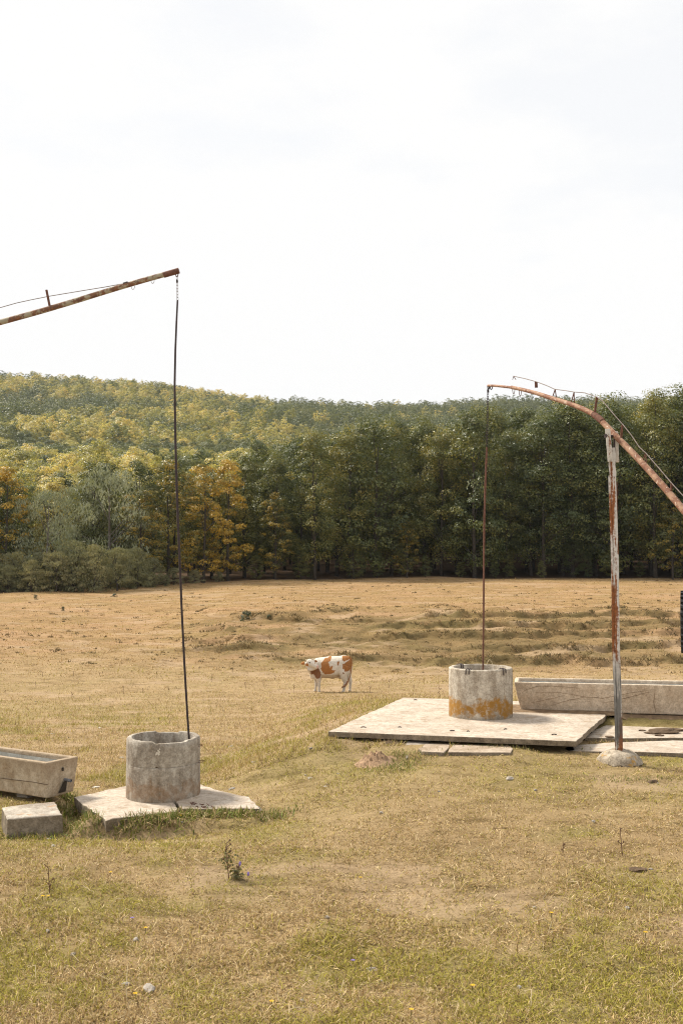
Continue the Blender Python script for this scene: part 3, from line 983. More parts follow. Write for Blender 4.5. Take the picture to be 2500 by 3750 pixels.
# --- paving right of the platform and broken pieces in front of it
def paving(name, uvs, z, th, label, mat=None, jit=.02, cat='slab', tilt=0.0):
    pts = [at_z(u, v, z) for u, v in uvs]
    c = sum(pts, Vector()) / len(pts); c.z = z - th
    pp = split_edges([p - c for p in pts], .18, jit, rnd)
    pp = [p + Vector((0, 0, tilt * p.y)) for p in pp]
    o = prism(pp, th, .01).build(name, mat or M['slab']); o.location = c
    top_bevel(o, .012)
    tag(o, label, cat)
    POLYS.append([(p.x, p.y) for p in pts])
    return o
paving('paving_slab', [(2064, 2740), (2090, 2731), (2260, 2718), (2460, 2712), (2720, 2712), (2740, 2762), (2500, 2759), (2280, 2753), (2080, 2752)], .455, .10, 'narrow pale concrete strip in the grass behind the rusty post foot')
paving('paving_slab', [(2140, 2702), (2178, 2672), (2240, 2646), (2500, 2650), (2700, 2655), (2700, 2704), (2470, 2702), (2260, 2704)], .49, .08, 'middle pale concrete paving slab with dung on it beside the platform')
paving('paving_slab', [(2300, 2637), (2420, 2630), (2700, 2632), (2700, 2645), (2420, 2643)], .50, .07, 'narrow pale paving slab along the foot of the long trough')
paving('slab_fragment', [(1655, 2728), (1860, 2728), (1878, 2742), (1870, 2756), (1640, 2754)], .525, .10, 'flat broken concrete piece under the platform front, right of the gap', jit=.012, mat=M['pav'])
paving('slab_fragment', [(1560, 2722), (1648, 2724), (1640, 2742), (1624, 2756), (1545, 2752), (1530, 2742)], .52, .10, 'broken concrete piece under the platform front, left of the gap', jit=.015, mat=M['pav'])
paving('slab_fragment', [(1490, 2722), (1578, 2717), (1560, 2732), (1515, 2752), (1488, 2762), (1475, 2740)], .50, .10, 'small tilted broken concrete piece at the hollow under the platform', jit=.02, mat=M['block'], tilt=.1)

# rubble soil between the slab and paving
def heap(name, c, rx, ry, h, mat, label, cat, seed=0, rough_=.2, n=28, power=1.0):
    mb = MB(); vs_ = []; fs = []
    from mathutils import noise
    rings = 9
    for i in range(rings + 1):
        t = i / rings
        for k in range(n):
            a = 2 * math.pi * k / n
            r = t * (1 + .25 * noise.noise(Vector((math.cos(a) * 1.5 + seed, math.sin(a) * 1.5, seed))))
            x, y = math.cos(a) * rx * r, math.sin(a) * ry * r
            z = h * (math.cos(min(t, 1) * math.pi) * .5 + .5) ** power * (1 + rough_ * noise.noise(Vector((x * 9 / max(rx, .1), y * 9 / max(rx, .1), seed)))) + rough_ * h * .25 * noise.noise(Vector((x * 25 / max(rx, .1), y * 25 / max(rx, .1), seed)))
            vs_.append((x, y, z + gz(c.x + x, c.y + y) - c.z - (.015 if i == rings else 0)))
    for i in range(rings):
        for k in range(n):
            k2 = (k + 1) % n
            fs.append((i * n + k, i * n + k2, (i + 1) * n + k2, (i + 1) * n + k))
    mb.add(vs_, fs)
    o = mb.build(name, mat, None, True); o.location = c
    tag(o, label, cat)
    return o
c = at_z(1375, 2795, .38); c.z = gz(c.x, c.y)
heap('soil_mound', c, .36, .32, .15, M['red_soil'], 'reddish molehill of bare soil in front of the platform', 'mound', 3, .8, n=44)
MOUND = c.copy()
c = at_z(2170, 2680, .50); c.z = .47
heap('rubble_strip', c, .42, .55, .05, M['dirt'], 'crumbled brown soil between platform edge and paving', 'dirt', 8, .8)
c = at_z(1440, 2738, .42); c.z = gz(c.x, c.y)
heap('soil_hollow', c, .30, .28, .05, M['dung'], 'dark churned soil in the hollow under the platform front', 'dirt', 12, .9)
def dung(u, v, s, z, seed, label):
    p = at_z(u, v, z)
    mb = MB(); r_ = random.Random(seed)
    me = stone_mesh(seed, .16 * s, .12 * s, .028 * s); me.materials.append(M['dung'])
    o = bpy.data.objects.new('dung_pat', me); o.location = p + Vector((0, 0, .012 * s)); COL.objects.link(o)
    tag(o, label, 'dung')
for k, (u, v, s) in enumerate(((2430, 2682, 1.6), (2470, 2676, .9), (2414, 2694, .5), (2350, 2676, .4), (2232, 2700, .5), (2386, 2686, .7))):
    dung(u, v, s, .495, 60 + k, ['widest brown dung pat on the middle paving slab', 'round brown dung pat at the right of the paving slab', 'single dark dung lump in front of the wide dung pat',
         'small dark dung crumb near the post on the paving', 'flat dung bit left of the rusty post', 'middle-sized dung pat left of the widest one'][k])

# ================================================================== WELL SWEEPS
def sweep_post(base, top_fork, pts_post, w, label, name='well_sweep'):
    pass

TIP = at(1786, 1412, WELL_R.y)
PIV = at(2251, 1593, PY)
def beam_at(u, v):
    k = (u - 1250) / F
    dx, dy = PIV.x - TIP.x, PIV.y - TIP.y
    s = (k * TIP.y - TIP.x) / (dx - k * dy)
    return at(u, v, TIP.y + s * dy)
sw = empty('well_sweep', Vector((POST_BASE.x, POST_BASE.y, gz(POST_BASE.x, POST_BASE.y))))
oS = Vector(sw.location)
def L(p): return Vector(p) - oS
# footing dome
mb = MB()
prof = [(.30, -.06), (.31, .0), (.335, .02), (.325, .05), (.31, .075), (.285, .11), (.25, .145), (.20, .175), (.15, .195), (.10, .21), (.05, .215), (.001, .22)]
mb.lathe(prof, 56)
ft = mb.build('footing', M['footing'], sw, True); roughen(ft, .030, 7, 3, 0)
ft.scale = (1, .95, 1)
# lower post of two welded channels: box with lips, then the narrower upper length
b0 = L(at(2266, 2796, PY)); b1 = L(at(2242, 1745, PY)); b2 = L(at(2240, 1640, PY))
def post_box(pa, pb, w, d, name, mat):
    z = (pb - pa).normalized()
    x = Vector((1, 0, 0)); x = (x - z * x.dot(z)).normalized()
    a = R(-14); y = z.cross(x)
    x, y = x * math.cos(a) + y * math.sin(a), y * math.cos(a) - x * math.sin(a)
    mb = MB()
    n = 10
    sec = [(-w / 2, -d / 2), (-w * .22, -d / 2), (-w * .20, -d / 2 + .010), (-w * .16, -d / 2 + .010), (-w * .14, -d / 2), (w / 2, -d / 2), (w / 2, d / 2), (-w / 2, d / 2)]
    vs_ = []; fs = []
    for i in range(n + 1):
        c = pa + (pb - pa) * (i / n) + x * (.006 * math.sin(i * 1.1))
        for (sx, sy) in sec: vs_.append(c + x * sx + y * sy)
    m_ = len(sec)
    for i in range(n):
        for k in range(m_):
            k2 = (k + 1) % m_
            fs.append((i * m_ + k, i * m_ + k2, (i + 1) * m_ + k2, (i + 1) * m_ + k))
    fs.append(tuple(range(m_ - 1, -1, -1))); fs.append(tuple(n * m_ + k for k in range(m_)))
    mb.add(vs_, fs)
    return mb.build(name, mat, sw), x, y, z
pl_, px_, py_, pz_ = post_box(b0, b1, .112, .10, 'lower_post', M['post'])
pu_, *_ = post_box(b1 - pz_ * .02, b2, .098, .086, 'upper_post', M['post'])
# the extra lip of the broader lower channel
mb = MB(); c0 = L(at(2256, 1765, PY)); c1 = L(at(2262, 2100, PY))
mb.box((c0 + c1) / 2 + Vector((-.012, -.052, 0)), (.014, .01, (c0 - c1).length)); mb.build('weld_seam', M['rust_iron'], pl_)
# fork plates
for (u0, v0, u1, v1, wd, yy, nm) in ((2222, 1572, 2232, 1692, .075, -.035, 'fork_plate'), (2258, 1580, 2262, 1692, .05, .03, 'fork_plate')):
    p0 = L(at(u0, v0, PY)); p1 = L(at(u1, v1, PY))
    mb = MB(); zz = (p0 - p1).normalized(); xx = px_; y2 = zz.cross(xx)
    rot = Matrix((xx, y2, zz)).transposed()
    mb.box((p0 + p1) / 2 + Vector((0, yy, 0)), (wd, .075, (p0 - p1).length), rot)
    fp = mb.build(nm, M['plate'], sw); bevel(fp, .004, 1)
mb = MB(); a_ = L(at(2212, 1597, PY)) + Vector((0, -.05, 0)); b_ = L(at(2272, 1597, PY)) + Vector((0, .04, 0))
mb.tube([a_, b_], .018, 10); mb.tube([a_, a_ + (b_ - a_).normalized() * .022], .034, 6)
mb.build('pivot_bolt', M['dark_iron'], sw)
mb = MB(); mb.tube([L(at(2249, 1655, PY)) + Vector((0, .01, 0)), L(at(2250, 1600, PY)) + Vector((0, .01, 0))], .014, 8); mb.build('slot_bar', M['dark_iron'], sw)
# beam
def bent_pipe(uvs, rads, sub=3, n=14):
    P_ = [beam_at(u, v) for u, v in uvs]
    out = []; rr = []
    for i in range(len(P_) - 1):
        for q in range(sub):
            t = q / sub
            p_1 = P_[max(i - 1, 0)]; p0_ = P_[i]; p1_ = P_[i + 1]; p2_ = P_[min(i + 2, len(P_) - 1)]
            pt = .5 * ((2 * p0_) + (p1_ - p_1) * t + (2 * p_1 - 5 * p0_ + 4 * p1_ - p2_) * t * t + (3 * p0_ - p_1 - 3 * p1_ + p2_) * t ** 3)
            out.append(pt); rr.append(rads[i] * (1 - t) + rads[i + 1] * t)
    out.append(P_[-1]); rr.append(rads[-1])
    return out, rr
thin = [(1786, 1412), (1810, 1412), (1840, 1415), (1876, 1419)]
main = [(1872, 1418), (1915, 1427), (1965, 1440), (2027, 1460), (2088, 1479), (2140, 1500), (2182, 1523)]
sleeve = [(2172, 1517), (2190, 1530), (2205, 1543)]
lower = [(2196, 1536), (2222, 1562), (2251, 1593), (2338, 1682), (2419, 1771), (2500, 1866), (2600, 1985)]
p, r_ = bent_pipe(thin, [.021, .021, .022, .023]); mb = MB(); mb.tube([L(x) for x in p], r_, 12); mb.build('beam_tip', M['rust_beam'], sw, True)
p, r_ = bent_pipe(main, [.031, .031, .033, .035, .037, .040, .042]); mb = MB(); mb.tube([L(x) for x in p], r_, 14); mb.build('beam', M['rust_beam'], sw, True)
p, r_ = bent_pipe(sleeve, [.050, .051, .052]); mb = MB(); mb.tube([L(x) for x in p], r_, 14); mb.build('sleeve', M['rust_iron'], sw, True)
p, r_ = bent_pipe(lower, [.044, .045, .046, .047, .048, .050, .052]); mb = MB(); mb.tube([L(x) for x in p], r_, 14); mb.build('beam', M['rust_beam'], sw, True)
# loops under the beam
def uloop(u, v, du, dv, r=.006, nm='hook', mat='rust_iron'):
    c = L(beam_at(u, v)); s = WELL_R.y / F
    mb = MB(); pts = [c + Vector((du * s * math.cos(math.pi * t), 0, -dv * s * math.sin(math.pi * t) - .0)) for t in (0, .1, .25, .4, .5, .6, .75, .9, 1)]
    mb.tube(pts, r, 6); mb.build(nm, M[mat], sw, True)
uloop(1880, 1424, 4, 18); uloop(1904, 1430, 4, 19)
uloop(1798, 1416, 4, 10, .009, mat='dark_iron'); uloop(1788, 1414, 3, 12, .011, mat='dark_iron')
# stay wire with its struts
wire = [(1880, 1377), (1922, 1386), (1962, 1397), (2000, 1411), (2031, 1425), (2070, 1430), (2101, 1435), (2140, 1438), (2184, 1453), (2206, 1468), (2245, 1515), (2282, 1557), (2310, 1592), (2340, 1637), (2364, 1659), (2410, 1712), (2458, 1769), (2500, 1815), (2560, 1885)]
mb = MB(); mb.tube([L(beam_at(u, v)) for u, v in wire], .0075, 6); mb.build('stay_wire', M['wire'], sw, True)
def strut(pts, r, mat='rust_iron', nm='strut'):
    mb = MB()
    for a, b in zip(pts[:-1], pts[1:]): mb.tube([L(beam_at(*a)), L(beam_at(*b))], r, 6)
    mb.build(nm, M[mat], sw)
strut([(1876, 1390), (1880, 1377), (1888, 1390)], .006)
def plate_strut(a, b, w):
    p0, p1 = L(beam_at(*a)), L(beam_at(*b)); mb = MB()
    zz = (p0 - p1).normalized(); xx = Vector((1, 0, 0)); xx = (xx - zz * xx.dot(zz)).normalized()
    rot = Matrix((xx, zz.cross(xx), zz)).transposed()
    mb.box((p0 + p1) / 2, (w, .02, (p0 - p1).length), rot); mb.build('strut_plate', M['rust_iron'], sw)
plate_strut((1962, 1398), (1963, 1419), .046)
strut([(2019, 1463), (2032, 1425), (2036, 1455)], .009)
strut([(2087, 1487), (2101, 1436), (2102, 1476)], .009)
plate_strut((2185, 1454), (2177, 1512), .032)
plate_strut((2278, 1556), (2273, 1606), .03)
strut([(2348, 1702), (2363, 1660), (2366, 1692)], .008)
plate_strut((2459, 1770), (2456, 1798), .026)
tag(sw, 'rusty well sweep with a bent pipe beam on a white post over the right well', 'well sweep')
POLYS.append([(POST_BASE.x + .3 * math.cos(a), POST_BASE.y + .3 * math.sin(a)) for a in np.linspace(0, 6.28, 12)])

def chain(name, p0, p1, mat, parent, link=.034, r=.0042, o=Vector((0, 0, 0))):
    d = p1 - p0; n = max(3, int(d.length / (link * .72)))
    mb = MB()
    t = d.normalized(); a = t.orthogonal().normalized(); b = t.cross(a)
    for i in range(n):
        c = p0 + d * ((i + .5) / n) - o
        w = a if i % 2 else b
        hl, hw = link * .5, link * .28
        pts = [c + t * (hl * math.sin(2 * math.pi * k / 8)) + w * (hw * math.cos(2 * math.pi * k / 8)) for k in range(8)]
        mb.tube(pts, r, 5, closed=True)
    return mb.build(name, mat, parent, True)

# --- pole hanging in the right well
hp = empty('bucket_pole', Vector((WELL_R.x, WELL_R.y, SLAB_Z + .2)))
oH = Vector(hp.location)
yw = WELL_R.y
c_top = at(1786, 1424, yw); c_bot = at(1782, 1640, yw)
chain('chain', c_top, c_bot, M['dark_iron'], hp, .062, .0046, oH)
mb = MB(); mb.tube([at(u, v, yw) - oH for u, v in ((1786, 1428), (1787, 1437))], .02, 6); mb.build('shackle', M['dark_iron'], hp)
mb = MB(); mb.tube([at(u, v, yw) - oH for u, v in ((1782, 1638), (1777, 1760), (1773, 1890), (1771, 2050), (1770, 2250), (1768, 2445), (1766, 2620))], [.017, .018, .0175, .0165, .0165, .016, .016], 10)
mb.build('pole', M['rust_iron'], hp, True)
tag(hp, 'brown pole hanging on a chain down into the right well', 'pole')

# --- tyre hanging from the beam's heavy end, at the frame's right edge
ty_y = beam_at(2530, 1901).y
ctr = at(2524, 2278, ty_y)
ty = empty('counterweight_tyre', ctr)
rt, wt = .40, .23
prof = [(.62, -.34), (.78, -.48), (.93, -.5), (.975, -.42), (1.0, -.15), (1.0, .15), (.975, .42), (.93, .5), (.78, .48), (.62, .34)]
mb = MB(); n = 56; vs_ = []; fs = []
for k in range(n):
    a = 2 * math.pi * k / n
    for (rr, ww) in prof: vs_.append((ww * wt, rr * rt * math.cos(a), rr * rt * math.sin(a)))
m_ = len(prof)
for k in range(n):
    k2 = (k + 1) % n
    for i in range(m_): fs.append((k * m_ + i, k2 * m_ + i, k2 * m_ + (i + 1) % m_, k * m_ + (i + 1) % m_))
mb.add(vs_, fs); tb = mb.build('tyre_body', M['rubber'], ty, True)
mb = MB()
for k in range(26):
    a = 2 * math.pi * k / 26
    for s in (-1, 1):
        c = Vector((s * .3 * wt, rt * 1.005 * math.cos(a + .06 * s), rt * 1.005 * math.sin(a + .06 * s)))
        mb.box(c, (.38 * wt, .035, .05), Matrix.Rotation(a, 3, 'X') @ Matrix.Rotation(R(90), 3, 'X'))
mb.build('tread_blocks', M['rubber'], ty)
chain('chain', Vector(beam_at(2524, 1896)) - Vector((0, 0, .05)), ctr + Vector((0, 0, rt * .62)), M['dark_iron'], ty, .07, .008, ctr)
ty.rotation_euler = (0, 0, R(-18))
tag(ty, 'black tyre hanging as a counterweight at the right edge', 'tyre')

# --- left sweep: straight pipe from the left, its post stands outside the picture
sl_ = empty('well_sweep', Vector((-7.0, 15.4, gz(-7.0, 15.4))))
oL = Vector(sl_.location)
yl = WELL_L.y - .05
tipL = at(655, 990, yl); e0 = at(0, 1180, yl + .15)
dirL = (e0 - tipL).normalized()
endL = tipL + dirL * 8.2
pivL = tipL + dirL * 5.45
mb = MB(); pts = [tipL + (endL - tipL) * (i / 40) - oL + Vector((0, 0, .008 * math.sin(i * .5))) for i in range(41)]
mb.tube(pts, [.036 + .012 * i / 40 for i in range(41)], 14); mb.build('beam', M['rust_beam_l'], sl_, True)
mb = MB(); mb.tube([tipL - dirL * .001 - oL, tipL + dirL * .22 - oL], .041, 14); mb.build('beam_end_sleeve', M['rust_iron'], sl_, True)
wireL = [(470, 1035), (440, 1040), (380, 1051), (300, 1064), (240, 1074), (180, 1084), (110, 1098), (60, 1109), (0, 1126), (-120, 1158), (-260, 1200)]
mb = MB(); mb.tube([at(u, v, yl + .15 * (655 - u) / 655) - oL for u, v in wireL], .0055, 6); mb.build('stay_wire', M['wire'], sl_, True)
mb = MB(); mb.tube([at(170, 1061, yl + .1) - oL, at(182, 1121, yl + .1) - oL], .017, 8); mb.build('strut', M['rust_iron'], sl_)
mb = MB(); p0 = at(451, 1038, yl + .03) - oL; p1 = at(468, 1033, yl + .03) - oL; mb.tube([p0, p1], .016, 6); mb.build('wire_anchor', M['dark_iron'], sl_)
for (u, v) in ((487, 1047), (559, 1025)):
    c = at(u, v, yl) - oL; s = yl / F; mb = MB()
    mb.tube([c + Vector((6 * s * math.cos(math.pi * t), 0, -13 * s * math.sin(math.pi * t))) for t in (0, .15, .3, .5, .7, .85, 1)], .0035, 6); mb.build('hook', M['wire'], sl_, True)
c = at(647, 999, yl) - oL; s = yl / F; mb = MB()
mb.tube([c + Vector((7 * s, 0, .01)), c + Vector((3 * s, 0, -.05)), c + Vector((-1 * s, 0, -.055)), c + Vector((-6 * s, 0, .01))], .007, 6); mb.build('hook', M['rust_iron'], sl_, True)
pb = Vector((pivL.x, pivL.y + .1, gz(pivL.x, pivL.y)))
for sgn in (-1, 1):
    mb = MB(); mb.box(Vector((pivL.x, pivL.y + .075 * sgn, (pivL.z + .15 + pivL.z - .75) / 2)) - oL, (.075, .03, .9)); mb.build('fork_plate', M['plate'], sl_)
mb = MB(); mb.box(Vector((pivL.x, pivL.y, (pb.z + pivL.z - .4) / 2)) - oL, (.112, .112, pivL.z - .4 - pb.z)); mb.build('post', M['post'], sl_)
mb = MB(); mb.tube([pivL + Vector((0, -.12, 0)) - oL, pivL + Vector((0, .12, 0)) - oL], .018, 8); mb.build('pivot_bolt', M['dark_iron'], sl_)
mb = MB(); mb.lathe(prof_ if False else [(.34, -.06), (.335, .02), (.30, .075), (.25, .125), (.17, .17), (.10, .19), (.001, .20)], 32, Vector((pivL.x, pivL.y, pb.z)) - oL); mb.build('footing', M['footing'], sl_, True)
tag(sl_, 'rusty straight pipe sweep reaching in from the left over the chipped well', 'well sweep')

hl = empty('bucket_pole', Vector((WELL_L.x, WELL_L.y, LS_Z + .1)))
oH = Vector(hl.location)
chain('chain', at(648, 1012, yl), at(650, 1100, yl), M['wire'], hl, .055, .0028, oH)
mb = MB(); mb.tube([at(648, 1024, yl) - oH, at(648, 1034, yl) - oH], .013, 6); mb.build('shackle', M['dark_iron'], hl)
mb = MB()
mb.tube([at(u, v, yl + .12 * max(0, (v - 1700) / 980)) - oH for u, v in ((650, 1098), (646, 1180), (642, 1280), (639.5, 1400), (641, 1550), (645, 1720), (651, 1900), (659, 2080), (666, 2250), (675, 2430), (686, 2620), (691, 2690), (700, 2830))],
        [.012, .013, .014, .015, .0165, .017, .0165, .016, .0155, .0155, .015, .015, .015], 8)
mb.build('pole', M['dark_iron'], hl, True)
tag(hl, 'thin dark bent pole hanging on a chain into the chipped well', 'pole')

# ================================================================== COW
def build_cow():
    K = 1 / 497.0
    def q(px, py, y=0.0): return Vector(((px - 840) * K, y, (890 - py) * K))
    mb = MB()
    n = 20
    # trunk: (px, top, bottom, half width)
    secs = [(438, 470, 560, .06), (462, 400, 625, .14), (505, 300, 655, .20), (560, 247, 662, .245), (620, 237, 640, .275), (700, 228, 622, .30), (800, 214, 626, .335),
            (880, 210, 644, .345), (950, 209, 622, .335), (1010, 204, 580, .31), (1070, 194, 552, .29), (1130, 196, 560, .265), (1180, 208, 545, .22), (1212, 236, 500, .15), (1232, 285, 430, .07)]
    vs_ = []; fs = []
    for (px, t, b, hw) in secs:
        c = q(px, (t + b) / 2); h = (b - t) * K / 2
        for k in range(n):
            a = 2 * math.pi * k / n
            ca, sa = math.cos(a), math.sin(a)
            w = hw * (1 - .12 * max(sa, 0) ** 3)                       # narrower along the back
            vs_.append(c + Vector((0, w * math.copysign(abs(ca) ** .85, ca), h * math.copysign(abs(sa) ** .92, sa))))
    for i in range(len(secs) - 1):
        for k in range(n):
            k2 = (k + 1) % n
            fs.append((i * n + k, i * n + k2, (i + 1) * n + k2, (i + 1) * n + k))
    fs.append(tuple(range(n))); fs.append(tuple((len(secs) - 1) * n + k for k in range(n - 1, -1, -1)))
    mb.add(vs_, fs)
    # neck sweeping to the camera side and up
    mb.tube([q(580, 420, -.05), q(520, 410, -.16), q(470, 390, -.27), q(432, 350, -.34), q(430, 310, -.36)], [.22, .185, .155, .135, .11], 14)
    mb.tube([q(520, 520, -.06), q(470, 500, -.16), q(440, 450, -.25)], [.13, .10, .075], 10)      # dewlap
    # head turned back along the flank
    mb.tube([q(395, 290, -.36), q(420, 302, -.38), q(468, 328, -.43), q(515, 356, -.47), q(560, 380, -.50), q(594, 392, -.515), q(608, 396, -.52)], [.08, .145, .142, .115, .088, .074, .048], 14)
    mb.tube([q(415, 430, -.38), q(455, 440, -.42), q(520, 428, -.455), q(578, 412, -.49)], [.08, .085, .06, .04], 10)     # jaw
    mb.tube([q(400, 330, -.36), q(420, 400, -.37)], [.09, .085], 10)
    # ears
    def ear(a, b, w):
        mb.tube([a, a + (b - a) * .35, a + (b - a) * .7, b], [.02, w * 1.3, w * 1.15, .014], 8)
    ear(q(378, 312, -.36), q(278, 340, -.34), .052)
    ear(q(500, 275, -.34), q(596, 300, -.32), .048)
    # legs
    def leg(pts, rad): mb.tube(pts, [r_ * 1.14 for r_ in rad], 12)
    fl = -.14
    leg([q(600, 480, fl), q(612, 600, fl - .02), q(620, 690, fl), q(622, 760, fl), q(620, 830, fl), q(622, 862, fl), q(622, 888, fl)], [.15, .10, .068, .052, .042, .050, .056])
    leg([q(580, 500, .14), q(570, 620, .15), q(562, 700, .14), q(562, 770, .14), q(552, 835, .14), q(546, 866, .14), q(544, 888, .14)], [.14, .095, .062, .050, .040, .048, .054])
    leg([q(1120, 400, -.13), q(1090, 520, -.19), q(1085, 590, -.19), q(1110, 660, -.18), q(1118, 705, -.17), q(1102, 780, -.17), q(1090, 840, -.17), q(1082, 870, -.17), q(1080, 888, -.17)], [.20, .165, .125, .085, .064, .052, .046, .056, .060])
    leg([q(1160, 400, .12), q(1165, 520, .16), q(1175, 600, .16), q(1205, 660, .15), q(1218, 700, .15), q(1210, 780, .15), q(1206, 840, .15), q(1202, 870, .15), q(1200, 888, .15)], [.18, .15, .11, .08, .062, .050, .044, .054, .058])
    # udder / belly fold
    mb.tube([q(985, 590, -.02), q(1030, 615, -.03), q(1060, 600, -.02)], [.07, .075, .05], 10)
    # tail
    mb.tube([q(1190, 225, -.02), q(1232, 262, -.03), q(1240, 360, -.05), q(1232, 470, -.10), q(1210, 580, -.20), q(1178, 660, -.26), q(1150, 715, -.28), q(1110, 755, -.29), q(1062, 778, -.29), q(1035, 790, -.29)],
            [.05, .042, .03, .024, .022, .026, .038, .045, .035, .010], 8)
    me = bpy.data.meshes.new('body'); me.from_pydata([tuple(v) for v in mb.v], [], mb.f)
    bm = bmesh.new(); bm.from_mesh(me); bmesh.ops.recalc_face_normals(bm, faces=bm.faces); bm.to_mesh(me); bm.free()
    tmp = bpy.data.objects.new('body', me); COL.objects.link(tmp)
    rm = tmp.modifiers.new('remesh', 'REMESH'); rm.mode = 'VOXEL'; rm.voxel_size = .017
    sm = tmp.modifiers.new('smooth', 'SMOOTH'); sm.factor = .5; sm.iterations = 5
    dg = bpy.context.evaluated_depsgraph_get(); dg.update()
    me2 = bpy.data.meshes.new_from_object(tmp.evaluated_get(dg))
    bpy.data.objects.remove(tmp)
    me2.name = 'body'
    nv = len(me2.vertices)
    co = np.empty(nv * 3, np.float32); me2.vertices.foreach_get('co', co); co = co.reshape(-1, 3).astype(float)
    px = co[:, 0] / K + 840; py = 890 - co[:, 2] / K; yy = co[:, 1]
    jx = px + 46 * (fbm(co[:, 0] * 9, co[:, 2] * 9, 3, 3) - .5); jy = py + 46 * (fbm(co[:, 0] * 9 + 50, co[:, 2] * 9, 7, 3) - .5)
    W = np.array((.60, .54, .46)); BR = np.array((.34, .145, .045)); DB = np.array((.19, .09, .045)); PINK = np.array((.62, .36, .30))
    col = np.tile(W, (nv, 1))
    def ell(cx, cy, rx, ry): return ((jx - cx) / rx) ** 2 + ((jy - cy) / ry) ** 2 < 1
    body = (px > 560)
    saddle = in_poly(jx, jy, [(735, 235), (865, 205), (850, 275), (800, 320), (830, 400), (880, 360), (865, 440), (930, 470), (890, 515), (820, 540), (730, 540), (665, 440), (655, 370), (680, 300)]) & (yy < .25)
    col[saddle & body] = BR
    far_side = (yy > .1) & (py < 540) & (fbm(co[:, 0] * 2.5, co[:, 2] * 2.5, 21, 2) > .52) & (px > 640)
    col[far_side] = BR
    col[in_poly(jx, jy, [(1055, 205), (1220, 195), (1245, 300), (1180, 260), (1110, 290), (1060, 260)])] = BR
    hip = in_poly(jx, jy, [(1060, 335), (1110, 350), (1150, 290), (1230, 260), (1240, 420), (1170, 480), (1120, 510), (1105, 440), (1062, 440)]) & (py < 520)
    col[hip] = BR * .85
    col[ell(987, 325, 24, 38) & (yy < 0)] = BR * .85
    col[ell(1085, 520, 18, 18) & (yy < 0)] = DB
    neck = in_poly(jx, jy, [(440, 470), (560, 420), (640, 450), (668, 560), (640, 600), (585, 615), (560, 570), (540, 540), (470, 545)]) & (yy > -.46)
    headm = (yy < -.33) & (py < 440)
    col[neck & ~headm] = DB * 1.1
    col[ell(407, 347, 26, 30) & headm] = BR * 1.1
    col[(px < 352) & (py < 380)] = BR * 1.15
    col[(px > 548) & (py < 330) & (py > 250) & (yy < -.27) & (px < 610)] = BR * .9
    col[(px > 586) & (yy < -.44) & (py < 430)] = PINK
    belly = (py > 545) & (px > 660) & (px < 1040) & (py < 660)
    col[belly] = W * .3 + np.array((.5, .38, .26)) * .62
    col[(py > 872)] = (.16, .12, .09)
    TP = [q(1190, 225, -.02), q(1232, 262, -.03), q(1240, 360, -.05), q(1232, 470, -.10), q(1210, 580, -.20), q(1178, 660, -.26), q(1150, 715, -.28), q(1110, 755, -.29), q(1062, 778, -.29), q(1035, 790, -.29)]
    dt = np.full(nv, 9.)
    for a_, b_ in zip(TP[:-1], TP[1:]):
        for t in np.linspace(0, 1, 6):
            p_ = np.array(a_ + (b_ - a_) * t); dt = np.minimum(dt, np.linalg.norm(co - p_, axis=1))
    col[(dt < .05) & (py < 620)] = BR * .75
    col[(dt < .055) & (py >= 620)] = DB * 1.25
    low = np.clip((py - 640) / 250, 0, 1)[:, None]
    col = col * (1 - .25 * low) + np.array((.36, .29, .21)) * .25 * low       # dusty lower legs
    col = np.clip(col * (.80 + .36 * fbm(co[:, 0] * 25, co[:, 2] * 25, 9, 2)[:, None]), 0, .85)
    a = me2.color_attributes.new('col', 'FLOAT_COLOR', 'POINT')
    c4 = np.ones((nv, 4), np.float32); c4[:, :3] = col
    a.data.foreach_set('color', c4.ravel())
    me2.materials.clear(); me2.materials.append(attr_mat('cow_hide', rough=.75))
    me2.polygons.foreach_set('use_smooth', [True] * len(me2.polygons))
    P0 = at(1210, 2540, 42); P0.z = gz(P0.x, P0.y)
    root = empty('cow', P0)
    ob = bpy.data.objects.new('body', me2); COL.objects.link(ob); ob.parent = root
    for pts, r in (([q(455, 262, -.36), q(505, 250, -.37), q(540, 243, -.37), q(560, 234, -.37)], [.026, .022, .015, .006]), ([q(402, 270, -.38), q(378, 262, -.44), q(372, 268, -.47)], [.026, .020, .008])):
        h = MB(); h.tube(pts, r, 8); h.build('horn', M['horn'], root, True)
    for c in (q(450, 306, -.565), q(395, 300, -.475)):
        h = MB(); h.tube([c + Vector((0, .03, 0)), c + Vector((0, .008, 0)), c], [.026, .024, .010], 8); h.build('eye', M['eye'], root, True)
    for c in (q(584, 382, -.585), q(602, 384, -.555)):
        h = MB(); h.tube([c + Vector((0, .012, 0)), c], [.013, .008], 6); h.build('nostril', M['eye'], root, True)
    s = 1.0
    root.scale = (s, s, s)
    root.rotation_euler = (0, 0, 0)
    tag(root, 'brown and white horned cow looking back over its shoulder in the pasture', 'cow')
build_cow()

